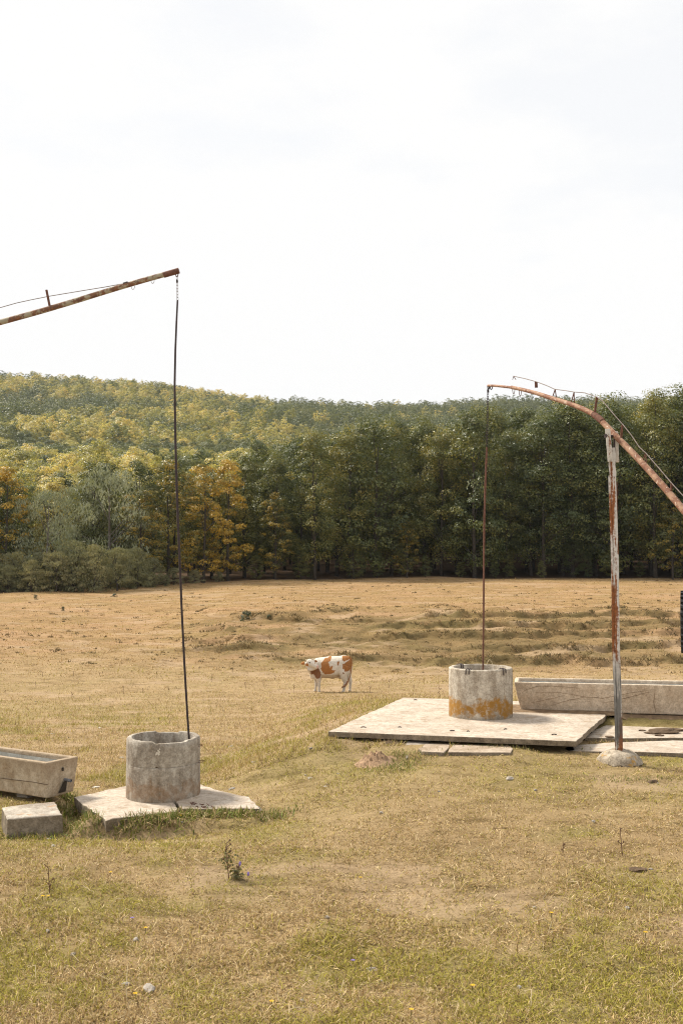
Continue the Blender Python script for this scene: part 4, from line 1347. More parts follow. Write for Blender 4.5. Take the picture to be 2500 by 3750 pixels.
# ================================================================== TREES
def crown_mesh(name, mat, H, zb, Rm, clumps, per, leaf, seed, crad=(.7, 1.2), shape='oak', droop=0.0, flat=.75, thick=.35, upright=False):
    r = np.random.default_rng(seed)
    t = r.uniform(0, 1, clumps) ** .85
    a = r.uniform(0, 2 * np.pi, clumps)
    if shape == 'oak': prof = np.minimum(1, 2.6 * t + .45) * np.sqrt(np.clip(1 - t ** 2.6, 0, 1))
    elif shape == 'round': prof = np.sqrt(np.clip(1 - (2 * t - .9) ** 2 / 1.25, 0.02, 1))
    elif shape == 'shrub': prof = np.sqrt(np.clip(1 - t ** 2, 0.02, 1))
    else: prof = np.sqrt(np.clip(1 - t ** 1.8, 0, 1)) * np.minimum(1, 2.2 * t + .35)
    lob = 1 + (.28 if thick < .5 else .14) * np.sin(3 * a + seed) * np.sin(5 * t * 3.1 + seed) + .15 * r.normal(0, 1, clumps)
    rr = Rm * prof * lob * (thick + (1 - thick) * r.uniform(0, 1, clumps) ** .5)
    cz = zb + (H - zb) * t + r.normal(0, .02 * H, clumps)
    C = np.stack([rr * np.cos(a), rr * np.sin(a), cz], -1)
    cr = r.uniform(crad[0], crad[1], clumps)
    cv = r.uniform(0, 1, clumps)
    n = clumps * per
    ci = np.repeat(np.arange(clumps), per)
    d = r.normal(0, 1, (n, 3)); d /= np.linalg.norm(d, axis=1)[:, None]
    d[:, 2] = np.abs(d[:, 2]) * np.where(r.uniform(0, 1, n) < .75, 1, -1)
    rad = cr[ci] * r.uniform(.35, 1, n) ** .5
    P = C[ci] + d * rad[:, None] * np.array((1.15, 1.15, flat))
    if droop:
        P[:, 2] -= droop * (np.hypot(P[:, 0], P[:, 1]) / Rm) ** 2 * r.uniform(.2, 1, n)
    cd = (P - np.array((0, 0, zb + .45 * (H - zb)))) / np.array((Rm, Rm, .55 * (H - zb)))
    cd /= np.linalg.norm(cd, axis=1)[:, None] + 1e-6
    cw = .65 if thick > .5 else .32
    nrm = d * (1.1 - cw) + cd * cw + r.normal(0, .36, (n, 3)) + np.array((0, 0, .3))
    nrm /= np.linalg.norm(nrm, axis=1)[:, None]
    tx = np.cross(nrm, r.normal(0, 1, (n, 3))); tx /= np.linalg.norm(tx, axis=1)[:, None]
    if droop: 
        tx = tx * .6 + np.array((0, 0, -1.)); tx /= np.linalg.norm(tx, axis=1)[:, None]
    if upright:
        tx = tx * .5 + np.array((0, 0, 1.)); tx /= np.linalg.norm(tx, axis=1)[:, None]
    ty_ = np.cross(nrm, tx)
    s = leaf * r.uniform(.6, 1.35, n)[:, None]
    asp = .62 if not (droop or upright) else .33
    V = np.stack([P - tx * s * .5, P + ty_ * s * asp * .5 + nrm * s * .08, P + tx * s * .5, P - ty_ * s * asp * .5 + nrm * s * .08], 1).reshape(-1, 3)
    Fc = np.arange(4 * n).reshape(n, 4)
    lv = np.clip(.55 * cv[ci] + .45 * r.uniform(0, 1, n), 0, 1)
    return np_mesh(name, V, Fc, mat, fattr={'leaf': lv}), C

def trunk_mesh(name, mat, H, r0, C, seed, limbs=12, lean=.3):
    r = random.Random(seed); mb = MB()
    pts = [Vector((lean * math.sin(t * 2 + seed) * t, lean * math.cos(t * 2.3 + seed) * t, -.5 + (H * .86 + .5) * t)) for t in np.linspace(0, 1, 8)]
    mb.tube(pts, [r0 * 1.25] + [r0 * (1 - .85 * t) for t in np.linspace(.1, 1, 7)], 7)
    idx = list(range(len(C))); r.shuffle(idx)
    for i in idx[:limbs]:
        e = Vector(C[i]); z0 = max(.12 * H, e.z * .72 - .6)
        k = z0 / (H * .86); b = Vector((lean * math.sin(k * 2 + seed) * k, lean * math.cos(k * 2.3 + seed) * k, z0))
        m_ = (b + e) / 2 + Vector((0, 0, .3))
        mb.tube([b, m_, e], [r0 * .38 * (1 - .6 * k), r0 * .24 * (1 - .6 * k), .02], 5, caps=False)
    me = bpy.data.meshes.new(name); me.from_pydata(mb.v, [], mb.f); me.materials.append(mat)
    me.polygons.foreach_set('use_smooth', [True] * len(me.polygons))
    return me

def make_kind(key, count, mat, bark, **kw):
    out = []
    for i in range(count):
        seed = kw.get('seed', 0) + i * 13 + hash(key) % 1 + len(key) * 7
        k2 = {k: v for k, v in kw.items() if k not in ('seed', 'r0', 'limbs')}
        me, C = crown_mesh('crown', M[mat], seed=seed, **k2)
        tm = trunk_mesh('trunk', M[bark], kw['H'], kw.get('r0', .22), C, seed, kw.get('limbs', 12))
        out.append((me, tm, kw['H']))
    return out

def tree(name, kind, x, y, height, rot, label, group=None, cat='tree', width=1.0, z=None):
    me, tm, H = kind
    s = height / H
    root = empty(name, (x, y, gz(x, y) - .05 if z is None else z), rot)
    root.scale = (s * width, s * width, s)
    tag(root, label, cat, group)
    for nm, m_ in (('crown', me), ('trunk', tm)):
        o = bpy.data.objects.new(nm, m_); COL.objects.link(o); o.parent = root
    return root

OAK = make_kind('oak', 6, 'oak', 'bark', H=18, zb=2.2, Rm=3.6, clumps=150, per=100, leaf=.21, crad=(.6, 1.15), flat=.85, seed=100)
OAKLOW = make_kind('oaklow', 3, 'oak', 'bark', H=15, zb=1.0, Rm=3.6, clumps=130, per=100, leaf=.21, crad=(.55, 1.1), flat=.8, seed=200)
HILL = make_kind('hill', 3, 'hill', 'bark', H=15, zb=2.0, Rm=3.7, clumps=130, per=54, leaf=.30, crad=(.5, .95), seed=300, shape='round', thick=.72, limbs=4)
HILLD = make_kind('hilldark', 2, 'hill_dark', 'bark', H=15, zb=2.0, Rm=3.7, clumps=130, per=54, leaf=.30, crad=(.5, .95), seed=340, shape='round', thick=.72, limbs=4)
FAR = make_kind('far', 2, 'hill', 'bark', H=15, zb=2.0, Rm=4.4, clumps=70, per=22, leaf=.60, crad=(.6, 1.1), seed=400, shape='round', thick=.75, limbs=2)
FARD = make_kind('fardark', 1, 'hill_dark', 'bark', H=15, zb=2.0, Rm=4.4, clumps=70, per=22, leaf=.60, crad=(.6, 1.1), seed=440, shape='round', thick=.75, limbs=2)
ORANGE = make_kind('orange', 2, 'orange', 'bark', H=13, zb=1.2, Rm=3.3, clumps=100, per=80, leaf=.22, crad=(.5, .95), seed=500, flat=.5)
AMBER = make_kind('amber', 2, 'amber', 'bark', H=13, zb=1.0, Rm=3.5, clumps=100, per=80, leaf=.22, crad=(.5, .95), seed=540, flat=.5)
WILLOW = make_kind('willow', 2, 'willow', 'grey_bark', H=11, zb=1.6, Rm=4.0, clumps=95, per=62, leaf=.34, crad=(.6, 1.15), seed=600, droop=1.0, shape='round')
SHRUB = make_kind('shrub', 3, 'shrub', 'bark', H=3.0, zb=.1, Rm=1.15, clumps=90, per=60, leaf=.13, crad=(.16, .40), upright=True, seed=700, shape='oak', r0=.06)

rt_ = random.Random(21)
def u_of(x, y): return 1250 + F * x / y
H_U = [-600, 0, 400, 850, 1000, 1300, 1700, 2050, 2250, 2500, 3200]
H_H = [10.5, 10.5, 11.5, 12.5, 14.0, 16.0, 17.2, 17.6, 18.6, 19.2, 19.2]
special = []      # plan places already taken by the named trees
def place_u(u, Y): return (u - 1250) / F * Y, Y

# --- named trees at the edge of the wood
def named(kind, name, u, Y, h, label, rot, width=1.0):
    x, y = place_u(u, Y); special.append((x, y, 2.6)); tree(name, kind, x, y, h, rot, label, width=width)
named(WILLOW[0], 'willow_tree', 395, 103, 10.9, 'tall silvery grey-green willow among the orange trees left of the dark pole', .3, 1.0)
named(WILLOW[1], 'willow_tree', 170, 101, 9.0, 'shorter silvery willow at the far left of the wood edge', 1.9, .95)
named(WILLOW[1], 'willow_tree', 285, 106.5, 9.6, 'grey-green willow half hidden between the two silvery willows', 4.0, .9)
named(AMBER[0], 'autumn_tree', 520, 103.5, 9.4, 'amber tree with tiered branches just left of the thin dark pole', .6, .98)
named(AMBER[1], 'autumn_tree', 615, 107, 11.6, 'amber-topped green tree directly behind the thin dark pole', 2.2, .9)
named(ORANGE[0], 'autumn_tree', 745, 107.5, 11.9, 'bright orange tree just right of the thin dark pole', 1.2, .85)
named(ORANGE[1], 'autumn_tree', 835, 110.5, 12.1, 'bright orange tree beside the dark oaks, rightmost of the orange pair', 3.3, .75)
named(AMBER[1], 'autumn_tree', 1010, 112, 8.6, 'dull amber tree at the foot of the dark oaks', 5.0, .75)
named(ORANGE[1], 'autumn_tree', 20, 100, 11.2, 'yellow-orange tree at the left edge of the picture', 2.4, .8)
named(AMBER[0], 'autumn_tree', 1490, 115, 6.2, 'low amber understorey tree below the dark oaks near the centre', 1.4, .8)
named(AMBER[1], 'autumn_tree', 2460, 113, 8.6, 'amber tree under the oaks at the right edge', 3.6, .8)

def free(x, y, d):
    for (sx, sy, r) in special:
        if (x - sx) ** 2 + (y - sy) ** 2 < (r * d) ** 2: return False
    return True

n_ind = 0
row_label = ['dark green oak in the front row at the edge of the wood', 'dark green oak standing just behind the front row of the wood', 'tall oak in the third row of the wood, only its top lit', 'oak deeper in the wood whose crown shows over the rows before it']
row_group = ['front row oaks', 'second row oaks', 'third row oaks', 'fourth row oaks']
for row in range(4):
    X = -46.0 - row
    while X < 54 + row:
        X += rt_.uniform(2.7, 4.3)
        y = float(edge_y(X)) + 1.5 + row * 4.6 + rt_.uniform(-2.0, 2.2)
        u = u_of(X, y)
        if row == 0 and u < 520: continue
        if not free(X, y, .9 if row == 0 else .55): continue
        h = float(np.interp(u, H_U, H_H)) * rt_.uniform(.90, 1.05) * (1 + .012 * row)
        if u < 900:
            kind = rt_.choice(OAKLOW if row < 2 else [OAKLOW[0], HILL[0], HILL[1], HILLD[0]])
        else: kind = rt_.choice(OAK + (OAKLOW + OAKLOW[:2] if row == 0 else []))
        if row < 2 and u > 900 and rt_.random() < .07: kind = AMBER[row]; h *= .5
        lb, gp = row_label[row], row_group[row]
        if kind in AMBER: lb, gp = 'amber-tinged tree standing among the front rows of dark oaks', 'amber trees among the oaks'
        elif kind in HILL or kind in HILLD: lb, gp = 'yellow-green round tree behind the orange and silvery trees', 'yellow-green trees behind the edge'
        tree('oak_tree' if kind not in AMBER else 'autumn_tree', kind, X, y, h, rt_.uniform(0, 6.28), lb, gp, width=rt_.uniform(.85, 1.08))
        n_ind += 1

# --- deeper wood: the trees that show largest stay single, the rest is one mass
pts_ = []
def darkness(x, y):
    b = fbm(x * .02, y * .012, 131, 4, .65)
    band = np.exp(-((y - 830 - .3 * x) / 60) ** 2) * .22
    return b + band
y = 132.0
cand = []
while y < 1120:
    sp = 5.8 if y < 260 else (7.2 if y < 500 else 8.6)
    half = .3125 * y * 1.22 + 12
    x = -half
    while x < half:
        x += sp * rt_.uniform(.8, 1.25)
        cand.append((x, y + rt_.uniform(-.5, .5) * sp))
    y += sp * .86
cand = np.array(cand)
gzv = ground(cand[:, 0], cand[:, 1])
dk = darkness(cand[:, 0], cand[:, 1])
single = 0; SRC = {}
inst = []     # x, y, z, kind index, scale, rot
kinds = [HILL[0], HILL[1], HILL[2], HILLD[0], HILLD[1], FAR[0], FAR[1], FARD[0], OAK[1], OAK[3]]
def pick(x, y, d):
    u = u_of(x, y)
    if y < 165 and u > 1000: return rt_.choice((8, 9))
    dark = d > .60 or rt_.random() < (.13 if not (y > 600 and u > 1000) else .9)
    if y < 480: return rt_.choice((3, 4)) if dark else rt_.choice((0, 1, 2))
    return 7 if dark else rt_.choice((5, 6))
far_taken = set()
for i in range(len(cand)):
    x, y = cand[i]; u = u_of(x, y)
    k = pick(x, y, dk[i])
    h = 14.5 * rt_.uniform(.70, 1.22)
    if y < 170: h = float(np.interp(u, H_U, H_H)) * rt_.uniform(.92, 1.06) * 1.02
    if y > 480: h *= 1.08
    rot = rt_.uniform(0, 6.28)
    vis_left = y > 132 and -60 < u < 1150 and y < 215 and single < 210
    first_far = k >= 5 and k not in far_taken
    if vis_left or first_far or (k not in SRC and y > 150 and k not in (8, 9)):
        lb = 'rounded %s tree on the lower wooded slope behind the orange trees' % ('dark green' if k in (3, 4) else 'yellow-green')
        gp = ('dark' if k in (3, 4) else 'yellow-green') + ' trees on the lower slope'
        if k in (8, 9): lb, gp = 'oak deep in the wood behind the four front rows', 'deep wood oaks'
        if k in (5, 6, 7): lb = 'small far %s tree high on the wooded hillside' % ('dark green' if k == 7 else 'yellow'); gp = 'single far hillside trees'
        r_ = tree('hillside_tree', kinds[k], x, y, h, rot, lb, gp, z=float(gzv[i]) - .1)
        for c_ in r_.children:
            if c_.name.startswith('crown') and k not in SRC: SRC[k] = c_
        if first_far: far_taken.add(k)
        single += 1
    else:
        inst.append((x, y, gzv[i] - .1, k, h / kinds[k][2], rot))
# oak sources for the mass come from the front rows
for o in list(COL.objects):
    if o.type == 'MESH' and o.data == OAK[1][0] and 8 not in SRC: SRC[8] = o
    if o.type == 'MESH' and o.data == OAK[3][0] and 9 not in SRC: SRC[9] = o
print('individual trees', n_ind, single, 'mass', len(inst), sorted(SRC))

inst = np.array(inst)
def instancer(name, pts, src, mat_none=None):
    me = bpy.data.meshes.new(name)
    me.vertices.add(len(pts)); me.vertices.foreach_set('co', pts[:, :3].astype(np.float32).ravel())
    for nm, colm in (('scl', 4), ('rot', 5)):
        a = me.attributes.new(nm, 'FLOAT', 'POINT'); a.data.foreach_set('value', pts[:, colm].astype(np.float32))
    a = me.attributes.new('kind_index', 'INT', 'POINT'); 
    remap = {k: i for i, k in enumerate(sorted(src))}
    a.data.foreach_set('value', np.array([remap[int(k)] for k in pts[:, 3]], np.int32))
    ob = bpy.data.objects.new(name, me); COL.objects.link(ob)
    ng = bpy.data.node_groups.new(name + '_nodes', 'GeometryNodeTree')
    ng.interface.new_socket('Geometry', in_out='INPUT', socket_type='NodeSocketGeometry')
    ng.interface.new_socket('Geometry', in_out='OUTPUT', socket_type='NodeSocketGeometry')
    gi = ng.nodes.new('NodeGroupInput'); go = ng.nodes.new('NodeGroupOutput')
    iop = ng.nodes.new('GeometryNodeInstanceOnPoints')
    iop.inputs['Pick Instance'].default_value = True
    g2i = ng.nodes.new('GeometryNodeGeometryToInstance')
    for k in sorted(src, reverse=True):
        oi = ng.nodes.new('GeometryNodeObjectInfo'); oi.transform_space = 'ORIGINAL'
        oi.inputs['Object'].default_value = src[k]; oi.inputs['As Instance'].default_value = False
        ng.links.new(oi.outputs['Geometry'], g2i.inputs[0])
    def attr(nm, typ):
        n_ = ng.nodes.new('GeometryNodeInputNamedAttribute'); n_.data_type = typ; n_.inputs['Name'].default_value = nm
        return n_.outputs['Attribute']
    ng.links.new(gi.outputs[0], iop.inputs['Points']); ng.links.new(g2i.outputs[0], iop.inputs['Instance'])
    ng.links.new(attr('kind_index', 'INT'), iop.inputs['Instance Index'])
    cx = ng.nodes.new('ShaderNodeCombineXYZ'); ng.links.new(attr('rot', 'FLOAT'), cx.inputs['Z'])
    ng.links.new(cx.outputs[0], iop.inputs['Rotation'])
    ng.links.new(attr('scl', 'FLOAT'), iop.inputs['Scale'])
    ng.links.new(iop.outputs[0], go.inputs[0])
    md = ob.modifiers.new('instances', 'NODES'); md.node_group = ng
    return ob
need = sorted(set(int(k) for k in inst[:, 3]))
fo = instancer('hillside_wood', inst, {k: SRC[k] for k in need})
tag(fo, 'mass of yellowing trees covering the far hillside', 'wood', kind='stuff')

# --- shrubs at the foot of the left trees
sh = [(-60, 96, 2.6), (30, 96.0, 2.4), (120, 95.5, 2.7), (205, 95.5, 3.4), (270, 97, 4.4), (350, 96.5, 4.0), (430, 97.5, 3.7), (500, 99, 3.6), (560, 100.5, 2.6), (640, 104.5, 1.6), (715, 106.5, 1.3), (800, 109, 1.0)]
sh_l = ['low grey-green shrub cut by the left edge of the picture', 'low pale shrub at the foot of the leftmost orange tree', 'rounded low shrub below the shorter silvery willow', 'shrub in front of the gap between the silvery willows',
        'tallest olive shrub in the thicket at the wood edge', 'broad olive shrub right of the tallest one in the thicket', 'grey-green shrub in front of the tall silvery willow', 'shrub at the right end of the tall thicket',
        'low dark shrub at the thicket end left of the dark pole', 'small low shrub just left of the dark pole', 'small low shrub just right of the dark pole', 'tiny shrub below the orange trees']
for k, (u, Y, h) in enumerate(sh):
    x, y = place_u(u, Y)
    tree('shrub', SHRUB[k % 3], x, y, h, k * 1.7, sh_l[k], 'thicket shrubs at the wood edge', 'shrub', width=1.15 if h > 2 else 1.5)
for k in range(26):                          # undergrowth between and before the named shrubs
    u = -80 + 27 * k + rt_.uniform(-12, 12); Y = float(np.interp(u, [-80, 300, 650], [96.5, 98.5, 104])) + rt_.uniform(-1.5, 1.5)
    x, y = place_u(u, Y)
    tree('shrub', SHRUB[k % 3], x, y, rt_.uniform(1.3, 3.6) * (1 if u < 540 else .5), k * 2.3, 'thin upright grey-green shrub filling the thicket at the wood edge', 'filling shrubs of the thicket', 'shrub', width=rt_.uniform(1.0, 1.5))
for k in range(20):                          # saplings under the oaks
    X = -8 + 2.9 * k + rt_.uniform(-1.2, 1.2); y = float(edge_y(X)) + rt_.uniform(-.8, 2.5)
    tree('sapling', OAKLOW[k % 3], X, y, rt_.uniform(1.6, 4.6), k * 1.9, 'low leafy sapling at the foot of the front oaks', 'saplings under the front oaks', 'sapling', width=rt_.uniform(1.0, 1.5))
DS = make_kind('dshrub', 1, 'dark_shrub', 'bark', H=1.0, zb=.03, Rm=.7, clumps=30, per=36, leaf=.10, crad=(.12, .24), seed=800, shape='shrub', r0=.03)
for (u, v, h, w, lb) in ((905, 2275, .62, .95, 'small round dark green bush alone on the slope above the cow'), (985, 2268, .30, .9, 'low brown-green tuft right of the lone round bush'),
                         (230, 2238, .34, .6, 'small dark bush on the left of the slope'), (420, 2186, .3, 1.2, 'low dark bush near the thicket on the slope'), (130, 2190, .28, 1.0, 'low dark bush by the thicket at far left')):
    lo_, hi_ = 48.0, 112.0
    for _ in range(40):                      # walk the sight line down to the ground
        mid_ = (lo_ + hi_) / 2
        p = at(u, v, mid_)
        if p.z > gz(p.x, p.y): lo_ = mid_
        else: hi_ = mid_
    p = at(u, v, lo_)
    tree('bush', DS[0], p.x, p.y, h, u, lb, 'bushes dotted on the slope', 'bush', width=w)

# ================================================================== GRASS
def keep_mask(x, y):
    m = np.ones(x.shape, bool)
    for p_ in POLYS: m &= ~in_poly(x, y, p_)
    m &= ((x - MOUND.x) / .26) ** 2 + ((y - MOUND.y + .05) / .24) ** 2 > 1
    return m

def grass(name, n, y0, y1, length, width0, wk, label, power=1.0, lie=.75, seed=0, segs=2, tallfrac=.04):
    r = np.random.default_rng(seed)
    iv = r.uniform(0, 1, n)
    Y = 1 / (1 / y1 + (1 / y0 - 1 / y1) * iv ** power)
    X = r.uniform(-1, 1, n) * (.3125 * Y * 1.16 + .6)
    b = bare_map(X, Y)
    g = green_map(X, Y)
    k = keep_mask(X, Y) & (r.uniform(0, 1, n) > .8 * b) & (r.uniform(0, 1, n) < .35 + .9 * sstep(.3, .6, fbm(X * 4.3, Y * 4.3, 19, 3))) & (Y < edge_y(X) - .3)
    X, Y, b, g = X[k], Y[k], b[k], g[k]; n = len(X)
    Z = ground(X, Y) - .004
    tuft = fbm(X * 1.6, Y * 1.6, 17, 3)
    ln = length * r.uniform(.5, 1.3, n) * (.55 + .95 * tuft) * (1 + .35 * g)
    tall = r.uniform(0, 1, n) < tallfrac
    ln = np.where(tall, ln * r.uniform(1.6, 2.6, n), ln)
    wd = (width0 + wk * Y) * r.uniform(.6, 1.3, n)
    az = r.uniform(0, 2 * np.pi, n)
    el = np.clip(r.normal(1 - lie, .25, n), .08, 1.2) * np.pi / 2
    d = np.stack([np.cos(az) * np.cos(el), np.sin(az) * np.cos(el), np.sin(el)], -1)
    sd = np.stack([-np.sin(az), np.cos(az), np.zeros(n)], -1)
    flip = r.uniform(-.9, .9, n)[:, None]
    sd = sd + np.cross(d, sd) * flip
    sd /= np.linalg.norm(sd, axis=1)[:, None]
    B = np.stack([X, Y, Z], -1)
    f = r.uniform(0, 1, n)[:, None]
    col = np.where(f < .45, np.array((.53, .385, .18)), np.where(f < .75, np.array((.40, .265, .115)), np.array((.70, .55, .32))))
    col = col * r.uniform(.6, 1.15, n)[:, None]
    isg = (r.uniform(0, 1, n) < g * .72 + .10)[:, None]
    gc = np.array((.29, .265, .055)) * r.uniform(.65, 1.35, n)[:, None] + np.array((.10, .055, .0)) * r.uniform(0, 1, n)[:, None]
    col = np.where(isg, gc, col)
    oc = (sstep(44, 58, Y) * .55)[:, None]
    col = col * (1 - oc) + col * np.array((.95, .74, .55)) * oc
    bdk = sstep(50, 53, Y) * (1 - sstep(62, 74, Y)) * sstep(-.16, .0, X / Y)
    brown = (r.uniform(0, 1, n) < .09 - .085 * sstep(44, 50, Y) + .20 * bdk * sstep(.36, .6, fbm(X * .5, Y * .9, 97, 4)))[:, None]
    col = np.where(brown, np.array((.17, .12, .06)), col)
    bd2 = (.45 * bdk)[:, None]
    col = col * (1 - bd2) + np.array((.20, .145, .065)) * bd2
    if segs == 2:
        mid_ = B + d * (ln * .55)[:, None]
        tip = mid_ + (d * np.array((1, 1, .25)) + r.normal(0, .25, (n, 3)) * np.array((1, 1, .5))) * (ln * .5)[:, None]
        V = np.stack([B - sd * wd[:, None] * .5, B + sd * wd[:, None] * .5, mid_ + sd * wd[:, None] * .42, mid_ - sd * wd[:, None] * .42, tip], 1).reshape(-1, 3)
        i = np.arange(n)[:, None] * 5
        F3 = np.concatenate([i + np.array([[0, 1, 2]]), i + np.array([[0, 2, 3]]), i + np.array([[3, 2, 4]])], 0)
        cc = np.repeat(col, 5, 0)
    else:
        tip = B + d * ln[:, None]
        V = np.stack([B - sd * wd[:, None] * .5, B + sd * wd[:, None] * .5, tip], 1).reshape(-1, 3)
        F3 = np.arange(3 * n).reshape(n, 3); cc = np.repeat(col, 3, 0)
    me = np_mesh(name, V, F3, M['blade'], cols=cc)
    o = bpy.data.objects.new(name, me); COL.objects.link(o)
    tag(o, label, 'grass', kind='stuff')
M['blade'] = attr_mat('grass_blade', rough=.8, trans=.25)
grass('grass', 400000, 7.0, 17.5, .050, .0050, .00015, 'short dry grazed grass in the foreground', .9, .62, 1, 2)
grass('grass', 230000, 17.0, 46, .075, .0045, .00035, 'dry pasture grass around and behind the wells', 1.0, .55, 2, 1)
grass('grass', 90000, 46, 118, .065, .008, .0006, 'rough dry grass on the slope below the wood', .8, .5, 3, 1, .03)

def tussocks(name, n, label, seed):
    """dark and pale grass tussocks dotted over the far slope, thickest on the grazing steps"""
    r = np.random.default_rng(seed)
    Y = 1 / r.uniform(1 / 114, 1 / 49.5, n * 6); X = r.uniform(-1, 1, n * 6) * (.3125 * Y * 1.16)
    ris = ledges(X, Y)[3]
    k = (r.uniform(0, 1, n * 6) < .05 + .95 * ris) & (Y < edge_y(X) - .5)
    X, Y, ris = X[k][:n], Y[k][:n], ris[k][:n]; n = len(X); per = 14
    sz = r.uniform(.05, .16, n) * (1 + .35 * (ris > .3))
    ci = np.repeat(np.arange(n), per); m = n * per
    px = X[ci] + r.normal(0, .55, m) * sz[ci] * 1.3; py = Y[ci] + r.normal(0, .4, m) * sz[ci]
    B = np.stack([px, py, ground(px, py) - .02], -1)
    az = r.uniform(0, 6.28, m); el = r.uniform(.3, 1.3, m); L_ = (sz[ci] * r.uniform(.6, 1.3, m))[:, None]
    d = np.stack([np.cos(az) * np.cos(el), np.sin(az) * np.cos(el), np.sin(el)], -1)
    sd = np.stack([np.ones(m), np.zeros(m), r.normal(0, .4, m)], -1)
    w = (.012 + .0005 * Y[ci])[:, None]
    V = np.stack([B - sd * w * .6, B + sd * w * .6, B + d * L_], 1).reshape(-1, 3)
    cv = r.uniform(0, 1, n)[:, None]
    c = np.where(cv < .30, np.array((.125, .098, .046)), np.where(cv < .70, np.array((.20, .145, .07)), np.array((.40, .28, .15))))[ci] * r.uniform(.65, 1.3, m)[:, None]
    me = np_mesh(name, V, np.arange(3 * m).reshape(m, 3), M['blade'], cols=np.repeat(c, 3, 0))
    o = bpy.data.objects.new(name, me); COL.objects.link(o); tag(o, label, 'grass', kind='stuff')
tussocks('grass_tussocks', 2600, 'brown and pale grass tussocks dotted over the far slope', 77)

# long green growth and straw in the hollows beside the slabs
def tuft_patch(name, spots, label, blade, green, seed):
    r = np.random.default_rng(seed); Vs = []; Cs = []
    for (x0, y0, rx, ry, n, ln) in spots:
        X = x0 + r.normal(0, rx, n); Y = y0 + r.normal(0, ry, n)
        Z = ground(X, Y) - .01
        k = keep_mask(X, Y); X, Y, Z = X[k], Y[k], Z[k]; n = len(X)
        az = r.uniform(0, 6.28, n); el = r.uniform(.35, 1.3, n)
        d = np.stack([np.cos(az) * np.cos(el), np.sin(az) * np.cos(el), np.sin(el)], -1)
        sd = np.stack([-np.sin(az), np.cos(az), r.normal(0, .4, n)], -1)
        L_ = ln * r.uniform(.5, 1.4, n)[:, None]; w = blade * r.uniform(.6, 1.5, n)[:, None]
        B = np.stack([X, Y, Z], -1)
        tip = B + d * L_ + np.stack([np.zeros(n), np.zeros(n), -.25 * L_[:, 0] * np.cos(el)], -1)
        mid_ = B + d * L_ * .55 + np.array((0, 0, 1.)) * L_ * .06
        Vs.append(np.stack([B - sd * w * .4, B + sd * w * .4, mid_ + sd * w * .5, mid_ - sd * w * .5, tip], 1).reshape(-1, 3))
        isg = (r.uniform(0, 1, n) < green)[:, None]
        c = np.where(isg, np.array((.12, .155, .04)) * r.uniform(.5, 1.5, n)[:, None] + np.array((.09, .05, 0)) * r.uniform(0, 1, n)[:, None], np.array((.48, .36, .19)) * r.uniform(.6, 1.2, n)[:, None])
        Cs.append(np.repeat(c, 5, 0))
    V = np.concatenate(Vs); C = np.concatenate(Cs); n = len(V) // 5
    i = np.arange(n)[:, None] * 5
    F3 = np.concatenate([i + np.array([[0, 1, 2]]), i + np.array([[0, 2, 3]]), i + np.array([[3, 2, 4]])], 0)
    me = np_mesh(name, V, F3, M['blade'], cols=C)
    o = bpy.data.objects.new(name, me); COL.objects.link(o)
    tag(o, label, 'grass', kind='stuff')
sp = []
def mid_of(u, v, z): 
    p = at_z(u, v, z); return p.x, p.y
for (u, v, rx, ry, n, ln) in ((430, 3035, .30, .12, 700, .13), (560, 3030, .30, .12, 700, .14), (700, 3015, .30, .10, 600, .13), (840, 3010, .30, .10, 700, .13), (960, 3005, .22, .12, 500, .12), (330, 3010, .22, .2, 600, .13), (240, 2960, .16, .25, 600, .13),
                              (255, 2925, .15, .12, 350, .15), (100, 2925, .5, .08, 700, .12), (150, 3045, .4, .08, 500, .10), (20, 2930, .3, .1, 300, .12)):
    x, y = mid_of(u, v, .05); sp.append((x, y, rx, ry, n, ln))
tuft_patch('grass', sp, 'rank green grass on the bank below the cracked slab', .008, .68, 31)
sp = []
for (u, v, rx, ry, n, ln) in ((1270, 2712, .25, .12, 500, .11), (1380, 2725, .25, .12, 400, .10), (1440, 2785, .22, .12, 400, .09), (1480, 2770, .2, .1, 250, .09), (1900, 2752, .4, .08, 400, .08), (2050, 2745, .25, .08, 300, .07), (2330, 2700, .25, .07, 500, .07), (2280, 2704, .15, .05, 300, .06),
                              (2200, 2707, .25, .05, 500, .06), (2400, 2648, .5, .06, 700, .06), (2480, 2616, .35, .12, 900, .20), (2380, 2606, .35, .10, 500, .18), (2480, 2705, .2, .05, 250, .05), (1430, 2800, .2, .12, 300, .09), (1560, 2765, .3, .1, 300, .08), (2300, 2830, .4, .1, 400, .07)):
    x, y = mid_of(u, v, .45); sp.append((x, y, rx, ry, n, ln))
_save = POLYS; POLYS = [POLYS[0]]
tuft_patch('grass', sp, 'grass tufts in the joints and along the edges of the right paving', .007, .5, 33)
POLYS = _save

# ================================================================== WEEDS, STONES, FLOWERS
def on_ground(u, v):
    lo_, hi_ = 6.0, 118.0
    ok = False
    yy_ = np.linspace(7, 118, 1500)
    pz = [at(u, v, t) for t in (7, 118)]
    P_ = np.array([[pz[0].x + (pz[1].x - pz[0].x) * (t - 7) / 111, t, pz[0].z + (pz[1].z - pz[0].z) * (t - 7) / 111] for t in yy_])
    g_ = ground(P_[:, 0], P_[:, 1]); k = np.argmax(P_[:, 2] <= g_)
    return Vector((P_[k, 0], P_[k, 1], g_[k]))

